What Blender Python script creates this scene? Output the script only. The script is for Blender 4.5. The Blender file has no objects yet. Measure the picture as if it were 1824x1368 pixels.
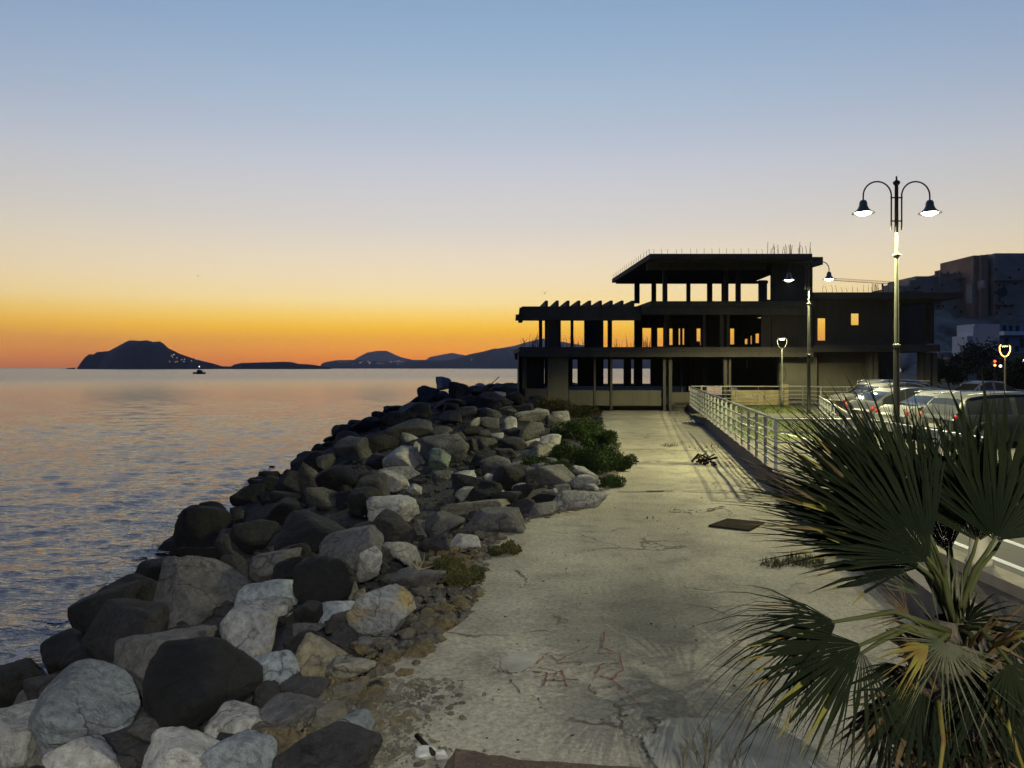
import bpy, bmesh, math, random
import numpy as np
from mathutils import Vector, Matrix, noise
R = math.radians
rng = np.random.RandomState(7); random.seed(7)
sc = bpy.context.scene
F, CX, HY, CZ = 1350.0, 912.0, 655.0, 2.6      # focal length in px, principal column, horizon row, eye height
# ------------------------------------------------------------------ camera
cam = bpy.data.cameras.new('camera'); camo = bpy.data.objects.new('camera', cam)
sc.collection.objects.link(camo); sc.camera = camo
camo.location = (0, 0, CZ); camo.rotation_euler = (R(90), 0, 0)
cam.sensor_width = 36; cam.lens = 36 * F / 1824; cam.shift_y = -29 / 1824
cam.clip_start = 0.05; cam.clip_end = 120000
# ------------------------------------------------------------------ exposure
sc.view_settings.view_transform = 'Standard'; sc.view_settings.look = 'None'
sc.view_settings.exposure = 0; sc.view_settings.gamma = 1
sc.cycles.max_bounces = 6; sc.cycles.caustics_reflective = False; sc.cycles.caustics_refractive = False
def lin(c):
    return tuple((v/255/12.92 if v/255 <= .04045 else ((v/255+.055)/1.055)**2.4) for v in c) + (1,)
# ------------------------------------------------------------------ dusk sky (afterglow by direction + a little physical sky)
world = bpy.data.worlds.new('World'); sc.world = world; world.use_nodes = True
wn, wl = world.node_tree.nodes, world.node_tree.links; wn.clear()
def wmath(op, a, b=None, clamp=False):
    n = wn.new('ShaderNodeMath'); n.operation = op; n.use_clamp = clamp
    for i, v in enumerate((a, b)):
        if v is None: continue
        if isinstance(v, (int, float)): n.inputs[i].default_value = v
        else: wl.new(v, n.inputs[i])
    return n.outputs[0]
HAZE = .00006
def ramp(stops, fac):
    n = wn.new('ShaderNodeValToRGB'); e = n.color_ramp.elements
    while len(e) < len(stops): e.new(0.5)
    for k, (deg, col) in enumerate(stops):
        e[k].position = deg/90
        pth = min(11800, 440/math.sin(R(max(deg,.1)))); T = math.exp(-HAZE*pth)      # what the air box takes away from this part of the sky
        e[k].color = tuple(max(0,(c_-s_*(1-T))/T)/2 for c_,s_ in zip(lin(col)[:3],(.36,.17,.18)))+(1,)
    wl.new(fac, n.inputs[0]); return n.outputs[0]
tc = wn.new('ShaderNodeTexCoord'); sep = wn.new('ShaderNodeSeparateXYZ'); wl.new(tc.outputs['Generated'], sep.inputs[0])
el = wmath('DIVIDE', wmath('ARCSINE', wmath('MAXIMUM', sep.outputs[2], 0)), math.pi/2)
hl = wmath('SQRT', wmath('ADD', wmath('MULTIPLY', sep.outputs[0], sep.outputs[0]), wmath('MULTIPLY', sep.outputs[1], sep.outputs[1])))
ca = wmath('DIVIDE', wmath('ADD', wmath('MULTIPLY', sep.outputs[0], -.01), wmath('MULTIPLY', sep.outputs[1], .998)), wmath('MAXIMUM', hl, 1e-4))
side = wmath('MULTIPLY', wmath('SUBTRACT', 1, ca), .5)          # 0 towards the sunset, 1 opposite
glow = ramp([(0,(226,132,88)),(.5,(238,142,72)),(1.5,(249,164,48)),(2.9,(253,190,68)),(3.9,(254,208,112)),(4.9,(251,219,156)),(6.4,(244,219,180)),
             (8.4,(234,216,194)),(10.7,(218,208,202)),(14.3,(202,201,209)),(17,(185,192,208)),(19.5,(172,187,207)),(23,(154,176,203)),(27,(138,164,197)),
             (40,(76,102,154)),(90,(46,58,98))], el)
flank = ramp([(0,(128,100,108)),(1.5,(172,118,104)),(3.2,(205,154,108)),(5,(212,178,140)),(6.5,(208,184,156)),(9,(196,184,164)),(15,(160,168,180)),(20,(128,142,176)),(27,(102,120,164)),(45,(60,74,116)),(90,(46,58,98))], el)
back = ramp([(0,(72,76,96)),(6,(82,78,98)),(14,(76,82,110)),(30,(58,68,104)),(90,(46,58,98))], el)
def mixc(f, a, b):
    n = wn.new('ShaderNodeMix'); n.data_type = 'RGBA'; wl.new(f, n.inputs[0]); wl.new(a, n.inputs[6]); wl.new(b, n.inputs[7]); return n.outputs[2]
f1 = wmath('DIVIDE', side, .24, clamp=True); f2 = wmath('DIVIDE', wmath('SUBTRACT', side, .30), .35, clamp=True)
skyc = mixc(f2, mixc(f1, glow, flank), back)
bg = wn.new('ShaderNodeBackground'); bg.inputs[1].default_value = 2.0; wl.new(skyc, bg.inputs[0])
nis = wn.new('ShaderNodeTexSky'); nis.sky_type = 'NISHITA'; nis.sun_disc = False
nis.sun_elevation = R(-3); nis.sun_rotation = R(-3.5)
bg2 = wn.new('ShaderNodeBackground'); bg2.inputs[1].default_value = .05; wl.new(nis.outputs[0], bg2.inputs[0])
ad = wn.new('ShaderNodeAddShader'); wl.new(bg.outputs[0], ad.inputs[0]); wl.new(bg2.outputs[0], ad.inputs[1])
wo = wn.new('ShaderNodeOutputWorld'); wl.new(ad.outputs[0], wo.inputs[0])
LAMP_COL = (1.0, .93, .46)
# ------------------------------------------------------------------ helpers
col = sc.collection
def P(px, py, D): return Vector(((px-CX)/F*D, D, CZ+(HY-py)/F*D))
def X(px, D): return (px-CX)/F*D
def Z(py, D): return CZ+(HY-py)/F*D
def G(px, py, z=0.0):
    D = (CZ-z)*F/(py-HY); return Vector(((px-CX)/F*D, D, z))
def tag(o, label=None, cat=None, group=None, kind=None):
    if label: o['label'] = label
    if cat: o['category'] = cat
    if group: o['group'] = group
    if kind: o['kind'] = kind
    return o
def empty(name, loc=(0,0,0), rz=0):
    o = bpy.data.objects.new(name, None); col.objects.link(o); o.location = loc; o.rotation_euler = (0,0,rz); o.empty_display_size = .2; return o
def link(name, me, mat, parent=None, smooth=False):
    o = bpy.data.objects.new(name, me); col.objects.link(o)
    if mat is not None: me.materials.append(mat)
    if smooth: me.polygons.foreach_set('use_smooth', [True]*len(me.polygons))
    if parent is not None: o.parent = parent
    return o
class MB:
    def __init__(s): s.v = []; s.f = []
    def add(s, vs, fs):
        n = len(s.v); s.v += [tuple(v) for v in vs]; s.f += [tuple(i+n for i in f) for f in fs]; return s
    def box(s, a, b):
        (x0,y0,z0),(x1,y1,z1) = a, b
        if x0>x1: x0,x1=x1,x0
        if y0>y1: y0,y1=y1,y0
        if z0>z1: z0,z1=z1,z0
        return s.add([(x0,y0,z0),(x1,y0,z0),(x1,y1,z0),(x0,y1,z0),(x0,y0,z1),(x1,y0,z1),(x1,y1,z1),(x0,y1,z1)],
                     [(0,3,2,1),(4,5,6,7),(0,1,5,4),(1,2,6,5),(2,3,7,6),(3,0,4,7)])
    def tube(s, pts, r, n=8, cap=True):
        pts = [Vector(p) for p in pts]; rs = r if isinstance(r,(list,tuple)) else [r]*len(pts)
        vs = []; fs = []
        up = None
        for i,p in enumerate(pts):
            t = (pts[min(i+1,len(pts)-1)]-pts[max(i-1,0)]).normalized()
            if up is None or abs(up.dot(t))>.99: up = Vector((0,0,1)) if abs(t.z)<.9 else Vector((0,1,0))
            a = t.cross(up).normalized(); b = a.cross(t).normalized(); up = b
            for k in range(n):
                w = 2*math.pi*k/n; vs.append(p+(a*math.cos(w)+b*math.sin(w))*rs[i])
        for i in range(len(pts)-1):
            for k in range(n):
                fs.append((i*n+k, i*n+(k+1)%n, (i+1)*n+(k+1)%n, (i+1)*n+k))
        if cap: fs.append(tuple(range(n))[::-1]); fs.append(tuple((len(pts)-1)*n+k for k in range(n)))
        return s.add(vs, fs)
    def lathe(s, prof, n=20, c=(0,0,0)):
        vs = []; fs = []
        for (r,z) in prof:
            for k in range(n):
                w = 2*math.pi*k/n; vs.append((c[0]+r*math.cos(w), c[1]+r*math.sin(w), c[2]+z))
        for i in range(len(prof)-1):
            for k in range(n): fs.append((i*n+k, i*n+(k+1)%n, (i+1)*n+(k+1)%n, (i+1)*n+k))
        return s.add(vs, fs)
    def prism(s, poly, z0, z1):
        n = len(poly); vs = [(p[0],p[1],z0) for p in poly]+[(p[0],p[1],z1) for p in poly]
        a = sum(poly[i][0]*poly[(i+1)%n][1]-poly[(i+1)%n][0]*poly[i][1] for i in range(n))
        fs = [tuple(range(n))[::-1], tuple(range(n,2*n))] + [(i,(i+1)%n,n+(i+1)%n,n+i) for i in range(n)]
        if a < 0: fs = [f[::-1] for f in fs]
        return s.add(vs, fs)
    def build(s, name, mat, parent=None, smooth=False):
        me = bpy.data.meshes.new(name); me.from_pydata(s.v, [], s.f); me.update(); return link(name, me, mat, parent, smooth)
# ------------------------------------------------------------------ materials
def newmat(name):
    m = bpy.data.materials.new(name); m.use_nodes = True
    nt = m.node_tree; b = nt.nodes['Principled BSDF']; return m, nt.nodes, nt.links, b
def nz(nn, ll, vec, scale, detail=6, rough=.6, kind='NOISE', dist=0):
    if kind == 'NOISE':
        n = nn.new('ShaderNodeTexNoise'); n.inputs['Scale'].default_value = scale; n.inputs['Detail'].default_value = detail
        n.inputs['Roughness'].default_value = rough; n.inputs['Distortion'].default_value = dist
    else:
        n = nn.new('ShaderNodeTexVoronoi'); n.inputs['Scale'].default_value = scale; n.feature = kind
    if vec is not None: ll.new(vec, n.inputs['Vector'])
    return n.outputs[0]
def cramp(nn, ll, fac, stops):
    n = nn.new('ShaderNodeValToRGB'); e = n.color_ramp.elements
    while len(e) < len(stops): e.new(.5)
    for k,(p,c) in enumerate(stops): e[k].position = p; e[k].color = (c if len(c)==4 else tuple(c)+(1,))
    ll.new(fac, n.inputs[0]); return n.outputs[0]
def mmix(nn, ll, fac, a, b, mode='MIX'):
    n = nn.new('ShaderNodeMix'); n.data_type = 'RGBA'; n.blend_type = mode
    for s,v in ((0,fac),(6,a),(7,b)):
        if isinstance(v,(int,float)): n.inputs[s].default_value = v
        elif isinstance(v,tuple): n.inputs[s].default_value = v if len(v)==4 else v+(1,)
        else: ll.new(v, n.inputs[s])
    return n.outputs[2]
def mm(nn, ll, op, a, b=0.0, clamp=False):
    n = nn.new('ShaderNodeMath'); n.operation = op; n.use_clamp = clamp
    for i,v in enumerate((a,b)):
        if isinstance(v,(int,float)): n.inputs[i].default_value = v
        else: ll.new(v, n.inputs[i])
    return n.outputs[0]
def bump(nn, ll, b, h, strength=.5, dist=.02):
    n = nn.new('ShaderNodeBump'); n.inputs['Strength'].default_value = strength; n.inputs['Distance'].default_value = dist
    ll.new(h, n.inputs['Height']); ll.new(n.outputs[0], b.inputs['Normal']); return n
def plain(name, c, rough=.6, metal=0, var=.25, scale=3.0, bstr=.2, bd=.01, spec=None):
    m,nn,ll,b = newmat(name); t = nn.new('ShaderNodeTexCoord'); f = nz(nn,ll,t.outputs['Object'],scale,8)
    if 'concrete' in name:                                   # rain streaks and formwork stains
        mp = nn.new('ShaderNodeMapping'); mp.inputs['Scale'].default_value = (5,5,.35); ll.new(t.outputs['Object'], mp.inputs[0]); f = mm(nn,ll,'ADD',mm(nn,ll,'MULTIPLY',f,.55),mm(nn,ll,'MULTIPLY',nz(nn,ll,mp.outputs[0],1,8,.7),.45))
    c0 = tuple(max(0,v*(1-var)) for v in c); c1 = tuple(v*(1+var) for v in c)
    ll.new(cramp(nn,ll,f,[(.3,c0),(.7,c1)]), b.inputs['Base Color']); b.inputs['Roughness'].default_value = rough; b.inputs['Metallic'].default_value = metal
    if spec is not None: b.inputs['Specular IOR Level'].default_value = spec
    if bstr: bump(nn,ll,b,nz(nn,ll,t.outputs['Object'],scale*6,8),bstr,bd)
    return m
def emit(name, c, s):
    m,nn,ll,b = newmat(name); b.inputs['Base Color'].default_value = (*c,1); b.inputs['Emission Color'].default_value = (*c,1); b.inputs['Emission Strength'].default_value = s; return m
def rockmat(name, c, stain=None, rough=.85, patch=1.4):
    m,nn,ll,b = newmat(name); t = nn.new('ShaderNodeTexCoord'); oi = nn.new('ShaderNodeObjectInfo')
    v = nn.new('ShaderNodeVectorMath'); v.operation = 'ADD'; ll.new(t.outputs['Object'], v.inputs[0])
    sc_ = nn.new('ShaderNodeVectorMath'); sc_.operation = 'SCALE'; sc_.inputs[0].default_value = (37,19,53); ll.new(oi.outputs['Random'], sc_.inputs['Scale'])
    ll.new(sc_.outputs[0], v.inputs[1]); vec = v.outputs[0]
    big = nz(nn,ll,vec,patch,5,.6); fine = nz(nn,ll,vec,14,10,.7); grit = nz(nn,ll,vec,70,4,.8)
    base = cramp(nn,ll,big,[(.3,tuple(x*.6 for x in c)),(.5,c),(.72,tuple(min(1,x*1.35) for x in c))])
    if stain: base = mmix(nn,ll,cramp(nn,ll,nz(nn,ll,vec,1.1,4,.5,dist=.6),[(.50,(0,0,0)),(.60,(1,1,1))]),base,stain)
    base = mmix(nn,ll,.75,base,cramp(nn,ll,fine,[(.34,(.3,.3,.3)),(.6,(1,1,1))]),'MULTIPLY')
    dv = nn.new('ShaderNodeVectorMath'); dv.operation='ADD'; ll.new(vec,dv.inputs[0]); nc = nn.new('ShaderNodeTexNoise'); nc.inputs['Scale'].default_value=2.2; nc.inputs['Detail'].default_value=7; ll.new(vec,nc.inputs['Vector']); ll.new(nc.outputs['Color'],dv.inputs[1])
    crk = cramp(nn,ll,nz(nn,ll,dv.outputs[0],1.7,kind='DISTANCE_TO_EDGE'),[(.0,(0,0,0)),(.035,(1,1,1))]); crk = mm(nn,ll,'MAXIMUM',crk,cramp(nn,ll,nz(nn,ll,vec,1.3,3),[(.48,(1,1,1)),(.56,(0,0,0))]))
    base = mmix(nn,ll,.6,base,crk,'MULTIPLY')
    base = mmix(nn,ll,cramp(nn,ll,grit,[(.60,(0,0,0)),(.70,(.6,.6,.6))]),base,tuple(min(1,x*1.9) for x in c))
    rnd = mm(nn,ll,'ADD',mm(nn,ll,'MULTIPLY',oi.outputs['Random'],.5),.75)
    hs = nn.new('ShaderNodeHueSaturation'); ll.new(base,hs.inputs['Color']); ll.new(rnd,hs.inputs['Value'])
    ll.new(hs.outputs[0], b.inputs['Base Color']); b.inputs['Roughness'].default_value = rough
    b.inputs['Specular IOR Level'].default_value = .3
    h = mm(nn,ll,'ADD',mm(nn,ll,'MULTIPLY',nz(nn,ll,vec,4,12,.7),1.0),mm(nn,ll,'ADD',mm(nn,ll,'MULTIPLY',fine,.4),mm(nn,ll,'MULTIPLY',crk,.12)))
    bump(nn,ll,b,h,1.0,.13); return m
M = {}
M['rock_light'] = rockmat('limestone_pale', (.42,.415,.40))
M['rock_blue'] = rockmat('limestone_bluish', (.33,.37,.41))
M['rock_grey'] = rockmat('stone_grey', (.135,.132,.133))
M['rock_tan'] = rockmat('stone_tan', (.24,.225,.185), (.27,.235,.16))
M['rock_stain'] = rockmat('limestone_ochre_stained', (.27,.275,.29), (.36,.27,.11))
M['rock_dark'] = rockmat('stone_dark', (.048,.046,.050))
M['rock_black'] = rockmat('basalt_wet', (.016,.016,.018), rough=.75)
M['rock_green'] = rockmat('stone_greenish', (.20,.25,.22))
M['rubble'] = plain('rubble', (.12,.11,.09), .95, 0, .6, 5, .9, .05)
M['bank'] = plain('bank_dark_stone', (.03,.029,.028), .95, 0, .5, 2, .9, .1)
M['concrete'] = plain('raw_concrete', (.075,.066,.056), .9, 0, .4, .6, .5, .03)
M['concrete_wall'] = plain('infill_concrete', (.12,.112,.085), .9, 0, .3, .35, .4, .02)
M['paving'] = plain('pale_paving', (.085,.082,.06), .9, 0, .3, .5, .4, .02)
M['rebar'] = plain('rusty_rebar', (.10,.06,.04), .8, .3)
M['steel'] = plain('painted_fence_steel', (.30,.31,.30), .5, 0, .12, 8, .1, .003)
M['pole'] = plain('painted_pole', (.09,.095,.08), .4, 0, .1, 5, .05)
M['pole_dark'] = plain('dark_iron', (.05,.05,.045), .5, .5)
M['shade'] = plain('lamp_shade_enamel', (.16,.17,.13), .4, .2)
M['bulb'] = emit('lamp_bulb', (1,.96,.78), 35)
M['glow_warm'] = emit('lamp_glow_warm', (1,.45,.12), 6)
M['asphalt'] = plain('asphalt', (.06,.058,.054), .85, 0, .25, 1.2, .5, .01)
M['paint'] = plain('road_paint', (.7,.7,.66), .7, 0, .2, 6, .2)
M['kerb'] = plain('kerb_stone', (.30,.26,.18), .85, 0, .2, 4, .3)
M['kerb_dark'] = plain('kerb_dark', (.13,.11,.10), .9, 0, .35, 3, .5, .02)
M['soil'] = plain('garden_soil', (.05,.042,.033), .95, 0, .5, 6, .9, .04)
M['grass_base'] = plain('lawn_ground', (.08,.10,.03), .95, 0, .4, 3, .8, .03)
M['tuff'] = plain('brown_tuff', (.07,.046,.030), .95, 0, .35, 14, .9, .03)
M['iron'] = plain('rusty_iron', (.022,.018,.014), .95, 0, .4, 8, .4, .01, spec=.03)
M['yellow_wall'] = plain('ochre_plaster', (.32,.25,.11), .9, 0, .25, 2, .3)
M['white_house'] = plain('house_plaster', (.78,.78,.8), .9, 0, .12, .3, .2)
M['fort'] = plain('fort_masonry', (.42,.34,.27), .95, 0, .35, .08, .3, .3)
M['fort_warm'] = plain('fort_masonry_warm', (.45,.28,.18), .95, 0, .25, .1, .3, .3)
M['cliff'] = plain('cliff_rock', (.34,.28,.22), .95, 0, .6, .06, .9, 1.5)
M['window_dark'] = plain('dark_window', (.02,.02,.025), .3, 0, .1)
M['tree_leaf'] = plain('dark_foliage', (.03,.035,.018), .8, 0, .5, 6, 0)
M['bark'] = plain('bark', (.07,.055,.04), .9, 0, .4, 10, .8)
M['twig'] = plain('dry_twig', (.20,.17,.10), .9, 0, .4, 10, 0)
M['white_plastic'] = plain('white_plastic', (.40,.40,.38), .5, 0, .1, 10, .4, .02)
M['red_paint'] = plain('red_spray_paint', (.16,.045,.03), .8, 0, .3, 20, 0)
M['crack'] = plain('crack_dark', (.045,.038,.03), 1, 0, .4, 30, 0)  # dark colour of the path's cracks and joints
M['rubber'] = plain('tyre_rubber', (.02,.02,.02), .8, 0, .2, 20, .2)
M['rim'] = plain('alloy_rim', (.5,.5,.52), .3, .9, .05, 5, 0)
M['car_glass'] = plain('car_glass', (.015,.017,.02), .05, 0, .1, 1, 0)
M['chrome'] = plain('chrome_trim', (.7,.7,.72), .15, 1, .05, 3, 0)
M['red_lens'] = emit('red_tail_lens', (.28,.008,.008), .10)
M['head_lens'] = plain('clear_lens', (.7,.72,.75), .1, .3, .05, 5, 0)
def leafmat(name, c, c2, rough=.7, sc2=3):
    m,nn,ll,b = newmat(name); t = nn.new('ShaderNodeTexCoord')
    f = nz(nn,ll,t.outputs['Object'],sc2,4); ll.new(cramp(nn,ll,f,[(.4,c),(.68,c2)]), b.inputs['Base Color'])
    b.inputs['Roughness'].default_value = rough; b.inputs['Specular IOR Level'].default_value = .06; return m
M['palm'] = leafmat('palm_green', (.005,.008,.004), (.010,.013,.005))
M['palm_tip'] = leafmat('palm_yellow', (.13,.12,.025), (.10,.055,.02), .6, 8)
M['palm_lit'] = leafmat('palm_green_lit', (.04,.048,.028), (.11,.10,.065), .6, 7)  # paler copy of the leaf green, lamplight on facing fans put into the colour
M['palm_dry'] = leafmat('palm_dry', (.09,.062,.03), (.04,.027,.017), .8, 9)
M['petiole'] = leafmat('palm_petiole', (.05,.055,.02), (.03,.035,.014))
M['shrub'] = leafmat('shrub_green', (.022,.040,.013), (.050,.075,.022), .7, 1.5)
M['weed'] = leafmat('weed_green', (.04,.045,.02), (.10,.085,.035), .8, 5)
# ------------------------------------------------------------------ terrain functions
EY = [-6,0,5.9,7,8,10.2,12.3,14.3,17,20,26,33,47,80]; EX = [-2.6,-2.0,-1.15,-.85,-.55,-.42,-.15,1.5,2.1,2.9,3.4,3.9,5.6,6.0]
SY = [-6,0,11,16.6,24,30,40,50,58,66,72]; SX = [-6.3,-6.5,-7.6,-8.7,-9.9,-10.6,-11.8,-11.8,-10,-2,4]
SEA = -2.0
def edge(y): return np.interp(y, EY, EX)
def shore(y): return np.interp(y, SY, SX)
def terr(x, y):
    x = np.asarray(x, float); y = np.asarray(y, float)
    e, s = edge(y), shore(y); t = np.clip((e-x)/(e-s), 0, 1.6)
    c = np.interp(y, [0,18,30,42,50,60], [.0,.15,.35,1.0,1.35,1.3])
    z = c*np.sin(np.pi*np.clip(t/.95,0,1)) - 2.35*np.clip(t,0,2)**np.interp(y,[0,28,44],[1.7,1.9,3.6])
    z = np.where(y>47, np.where(x>e-.5, .05+.0*x, z), z)
    zb = np.interp(y, [50,58,62,67,76], [0,.4,1.45,.6,-3.5])
    return np.where(y>50, np.minimum(np.maximum(z, np.where(t<.6, zb, -9)), np.interp(y,[58,63,67,76],[9,1.45,.6,-3.5])), z)
def hit(px, py):
    D = 3.5
    dx, dz = (px-CX)/F, (HY-py)/F
    while D < 75:
        if CZ+dz*D <= float(terr(dx*D, D)): break
        D += .04
    return D if D<70 else 50.5
# ------------------------------------------------------------------ sea
def sea():
    ds = list(7*(220/7)**(np.arange(760)/759.)) + list(220*(90000/220)**(np.arange(1,40)/39.))
    ds = [1.0,3.0,5.0] + ds
    az = np.radians(np.linspace(-66, 50, 620)); D, A = np.meshgrid(ds, az, indexing='ij')
    Xg = D*np.tan(A); Yg = D.copy(); Zg = np.zeros_like(D); r2 = np.random.RandomState(3)
    res = np.maximum(D*D/(4.6*760), D*.0035)
    for k in range(46):
        lam = .24*(22**(k/45.)); th = r2.normal(R(-74), R(30)); a = .0036*lam**.50*(.5+r2.rand()); 
        kx, ky = math.cos(th)*2*math.pi/lam, math.sin(th)*2*math.pi/lam; ph = r2.rand()*6.28
        w = np.clip(lam/(res*1.3)-.6, 0, 1)
        q = kx*Xg+ky*Yg+ph+ .6*np.sin(Xg*.13+ph)+.6*np.sin(Yg*.11-ph)
        Zg += w*a*(np.sin(q)+.25*np.sin(2*q+1.3))
    gust = .55+.75*(.5+.5*np.sin(Xg*.07+2*np.sin(Yg*.05))*np.sin(Yg*.09+Xg*.02))
    Zg = SEA + Zg*gust
    n, m = D.shape; v = np.stack([Xg,Yg,Zg],-1).reshape(-1,3)
    i = np.arange(n-1)[:,None]*m+np.arange(m-1)[None,:]
    f = np.stack([i,i+1,i+1+m,i+m],-1).reshape(-1,4)
    me = bpy.data.meshes.new('sea'); me.vertices.add(len(v)); me.vertices.foreach_set('co', v.ravel())
    me.loops.add(f.size); me.loops.foreach_set('vertex_index', f.ravel()); me.polygons.add(len(f))
    me.polygons.foreach_set('loop_start', np.arange(len(f))*4); me.polygons.foreach_set('use_smooth', np.ones(len(f),bool)); me.update(); me.validate()
    mt,nn,ll,b = newmat('sea_water'); b.inputs['Base Color'].default_value = (.035,.033,.033,1); b.inputs['IOR'].default_value = 2.2
    t = nn.new('ShaderNodeTexCoord'); mp = nn.new('ShaderNodeMapping'); mp.inputs['Scale'].default_value = (.5,1.3,1); mp.inputs['Rotation'].default_value = (0,0,R(14)); ll.new(t.outputs['Object'], mp.inputs[0])
    h = mm(nn,ll,'ADD', mm(nn,ll,'MULTIPLY',nz(nn,ll,mp.outputs[0],2.2,6,.62),.8), mm(nn,ll,'MULTIPLY',nz(nn,ll,mp.outputs[0],6,4,.6),.30))
    bump(nn,ll,b,h,.9,.13)
    ln = nn.new('ShaderNodeVectorMath'); ln.operation = 'LENGTH'; ll.new(t.outputs['Object'], ln.inputs[0])
    mr = nn.new('ShaderNodeMapRange'); mr.inputs['From Min'].default_value = 25; mr.inputs['From Max'].default_value = 420; mr.inputs['To Min'].default_value = .05; mr.inputs['To Max'].default_value = .25
    mr.interpolation_type = 'SMOOTHSTEP'; ll.new(ln.outputs['Value'], mr.inputs['Value']); ll.new(mr.outputs[0], b.inputs['Roughness'])
    tag(link('sea', me, mt), kind='structure')
sea()
# ------------------------------------------------------------------ rock bank and ground sheets
def grid(name, xs, ys, zf, mat, kind='structure'):
    Xg, Yg = np.meshgrid(xs, ys); Zg = zf(Xg, Yg); n, m = Xg.shape
    v = np.stack([Xg,Yg,Zg],-1).reshape(-1,3).tolist(); i = np.arange(n-1)[:,None]*m+np.arange(m-1)[None,:]
    f = np.stack([i,i+1,i+1+m,i+m],-1).reshape(-1,4).tolist()
    me = bpy.data.meshes.new(name); me.from_pydata(v,[],f); me.update(); return tag(link(name, me, mat, smooth=True), kind=kind)
def bankz(x, y):
    z = terr(x, y)-.12
    n = np.vectorize(lambda a,b: noise.noise((a*1.1,b*1.1,0))*.22+noise.noise((a*3.1,b*3.1,5))*.08)(x,y)
    return z+n*np.clip((edge(y)-x)*.8,0,1)
grid('rock_bank', np.linspace(-17,14,150), np.linspace(-5,78,300), bankz, M['bank'])
FX = lambda y: 2.82+.171*y                                   # fence line and retaining kerb
def pathmat():
    m,nn,ll,b = newmat('worn_concrete_path'); t = nn.new('ShaderNodeTexCoord'); vec = t.outputs['Object']
    big = nz(nn,ll,vec,.28,6,.55); mid = nz(nn,ll,vec,1.3,8,.65); fine = nz(nn,ll,vec,22,8,.75)
    c = cramp(nn,ll,big,[(.3,(.29,.27,.215)),(.52,(.38,.355,.285)),(.7,(.47,.435,.345))])
    c = mmix(nn,ll,.8,c,cramp(nn,ll,mid,[(.30,(.42,.41,.40)),(.47,(.88,.88,.86)),(.70,(1.2,1.17,1.08))]),'MULTIPLY')
    c = mmix(nn,ll,.75,c,cramp(nn,ll,fine,[(.36,(.4,.4,.4)),(.6,(1.1,1.1,1.08))]),'MULTIPLY')
    sp = nz(nn,ll,vec,46,kind='F1'); c = mmix(nn,ll,cramp(nn,ll,sp,[(.10,(.55,.55,.55)),(.2,(0,0,0))]),c,(.46,.44,.38,1))
    # lengthwise tyre-dark bands and cracks
    sx = nn.new('ShaderNodeSeparateXYZ'); ll.new(vec,sx.inputs[0])
    off = mm(nn,ll,'SUBTRACT',sx.outputs[0],mm(nn,ll,'MULTIPLY',sx.outputs[1],.171))
    wv = mm(nn,ll,'SINE',mm(nn,ll,'ADD',mm(nn,ll,'MULTIPLY',off,2.6),mm(nn,ll,'MULTIPLY',mid,3.0)))
    c = mmix(nn,ll,mm(nn,ll,'MULTIPLY',mm(nn,ll,'ADD',wv,1,),.13,clamp=True),c,(.12,.105,.09,1))
    dv = nn.new('ShaderNodeVectorMath'); dv.operation='ADD'; ll.new(vec,dv.inputs[0])
    nt_ = nn.new('ShaderNodeTexNoise'); nt_.inputs['Scale'].default_value=1.4; nt_.inputs['Detail'].default_value=8; ll.new(vec,nt_.inputs['Vector']); ll.new(nt_.outputs['Color'],dv.inputs[1])
    ck = nz(nn,ll,dv.outputs[0],.55,kind='DISTANCE_TO_EDGE'); ckm = mm(nn,ll,'MULTIPLY',cramp(nn,ll,ck,[(.004,(1,1,1)),(.012,(0,0,0))]),cramp(nn,ll,nz(nn,ll,vec,.5,3),[(.5,(0,0,0)),(.58,(1,1,1))]))
    c = mmix(nn,ll,mm(nn,ll,'MULTIPLY',ckm,.8),c,(.06,.05,.04,1))
    ll.new(c,b.inputs['Base Color']); b.inputs['Roughness'].default_value=.9; b.inputs['Specular IOR Level'].default_value=.25
    h = mm(nn,ll,'ADD',mm(nn,ll,'MULTIPLY',mid,.6),mm(nn,ll,'SUBTRACT',mm(nn,ll,'MULTIPLY',fine,.35),mm(nn,ll,'MULTIPLY',ckm,.5)))
    bump(nn,ll,b,h,.6,.05); return m
M['path'] = pathmat()
# path sheet with a ragged left margin
ys = np.linspace(-4, 48.3, 420); vs=[]; fs=[]
for i,y in enumerate(ys):
    l = float(edge(y))+.12*noise.noise((y*2.2,1,0))+.25*noise.noise((y*.7,4,0)); r = FX(y)+.05
    for k in range(13): 
        x = l+(r-l)*k/12; vs.append((x,y,.006+.02*noise.noise((x*.5,y*.5,2))))
    if i: 
        for k in range(12): a=(i-1)*13+k; fs.append((a,a+1,a+14,a+13))
path = MB().add(vs,fs).build('path', M['path'], smooth=True); tag(path, kind='structure')
# upper promenade (plaza) with retaining kerb
pl = MB(); 
pl.add([(FX(8.2),8.2,.4),(FX(-12),-12,.4),(140,-12,.4),(140,8.2,.4)],[(0,1,2,3)])
pl.add([(FX(8.2),8.2,.4),(140,8.2,.4),(140,62,.4),(FX(62),62,.4)],[(0,1,2,3)])
pl.add([(25,62,.4),(140,62,.4),(260,420,.4),(110,420,.4)],[(0,1,2,3)])
tag(pl.build('plaza', M['paving']), kind='structure')
kb = MB(); kb.add([(FX(-12),-12,-.3),(FX(48.6),48.6,-.3),(FX(48.6),48.6,.404),(FX(-12),-12,.404),(FX(-12)+.3,-12,.404),(FX(48.6)+.3,48.6,.404)],[(0,3,2,1),(3,4,5,2)])
tag(kb.build('retaining_kerb', M['kerb'].copy()), kind='structure')
kb = bpy.data.objects['retaining_kerb']; kb.data.materials[0] = M['kerb_dark']
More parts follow.
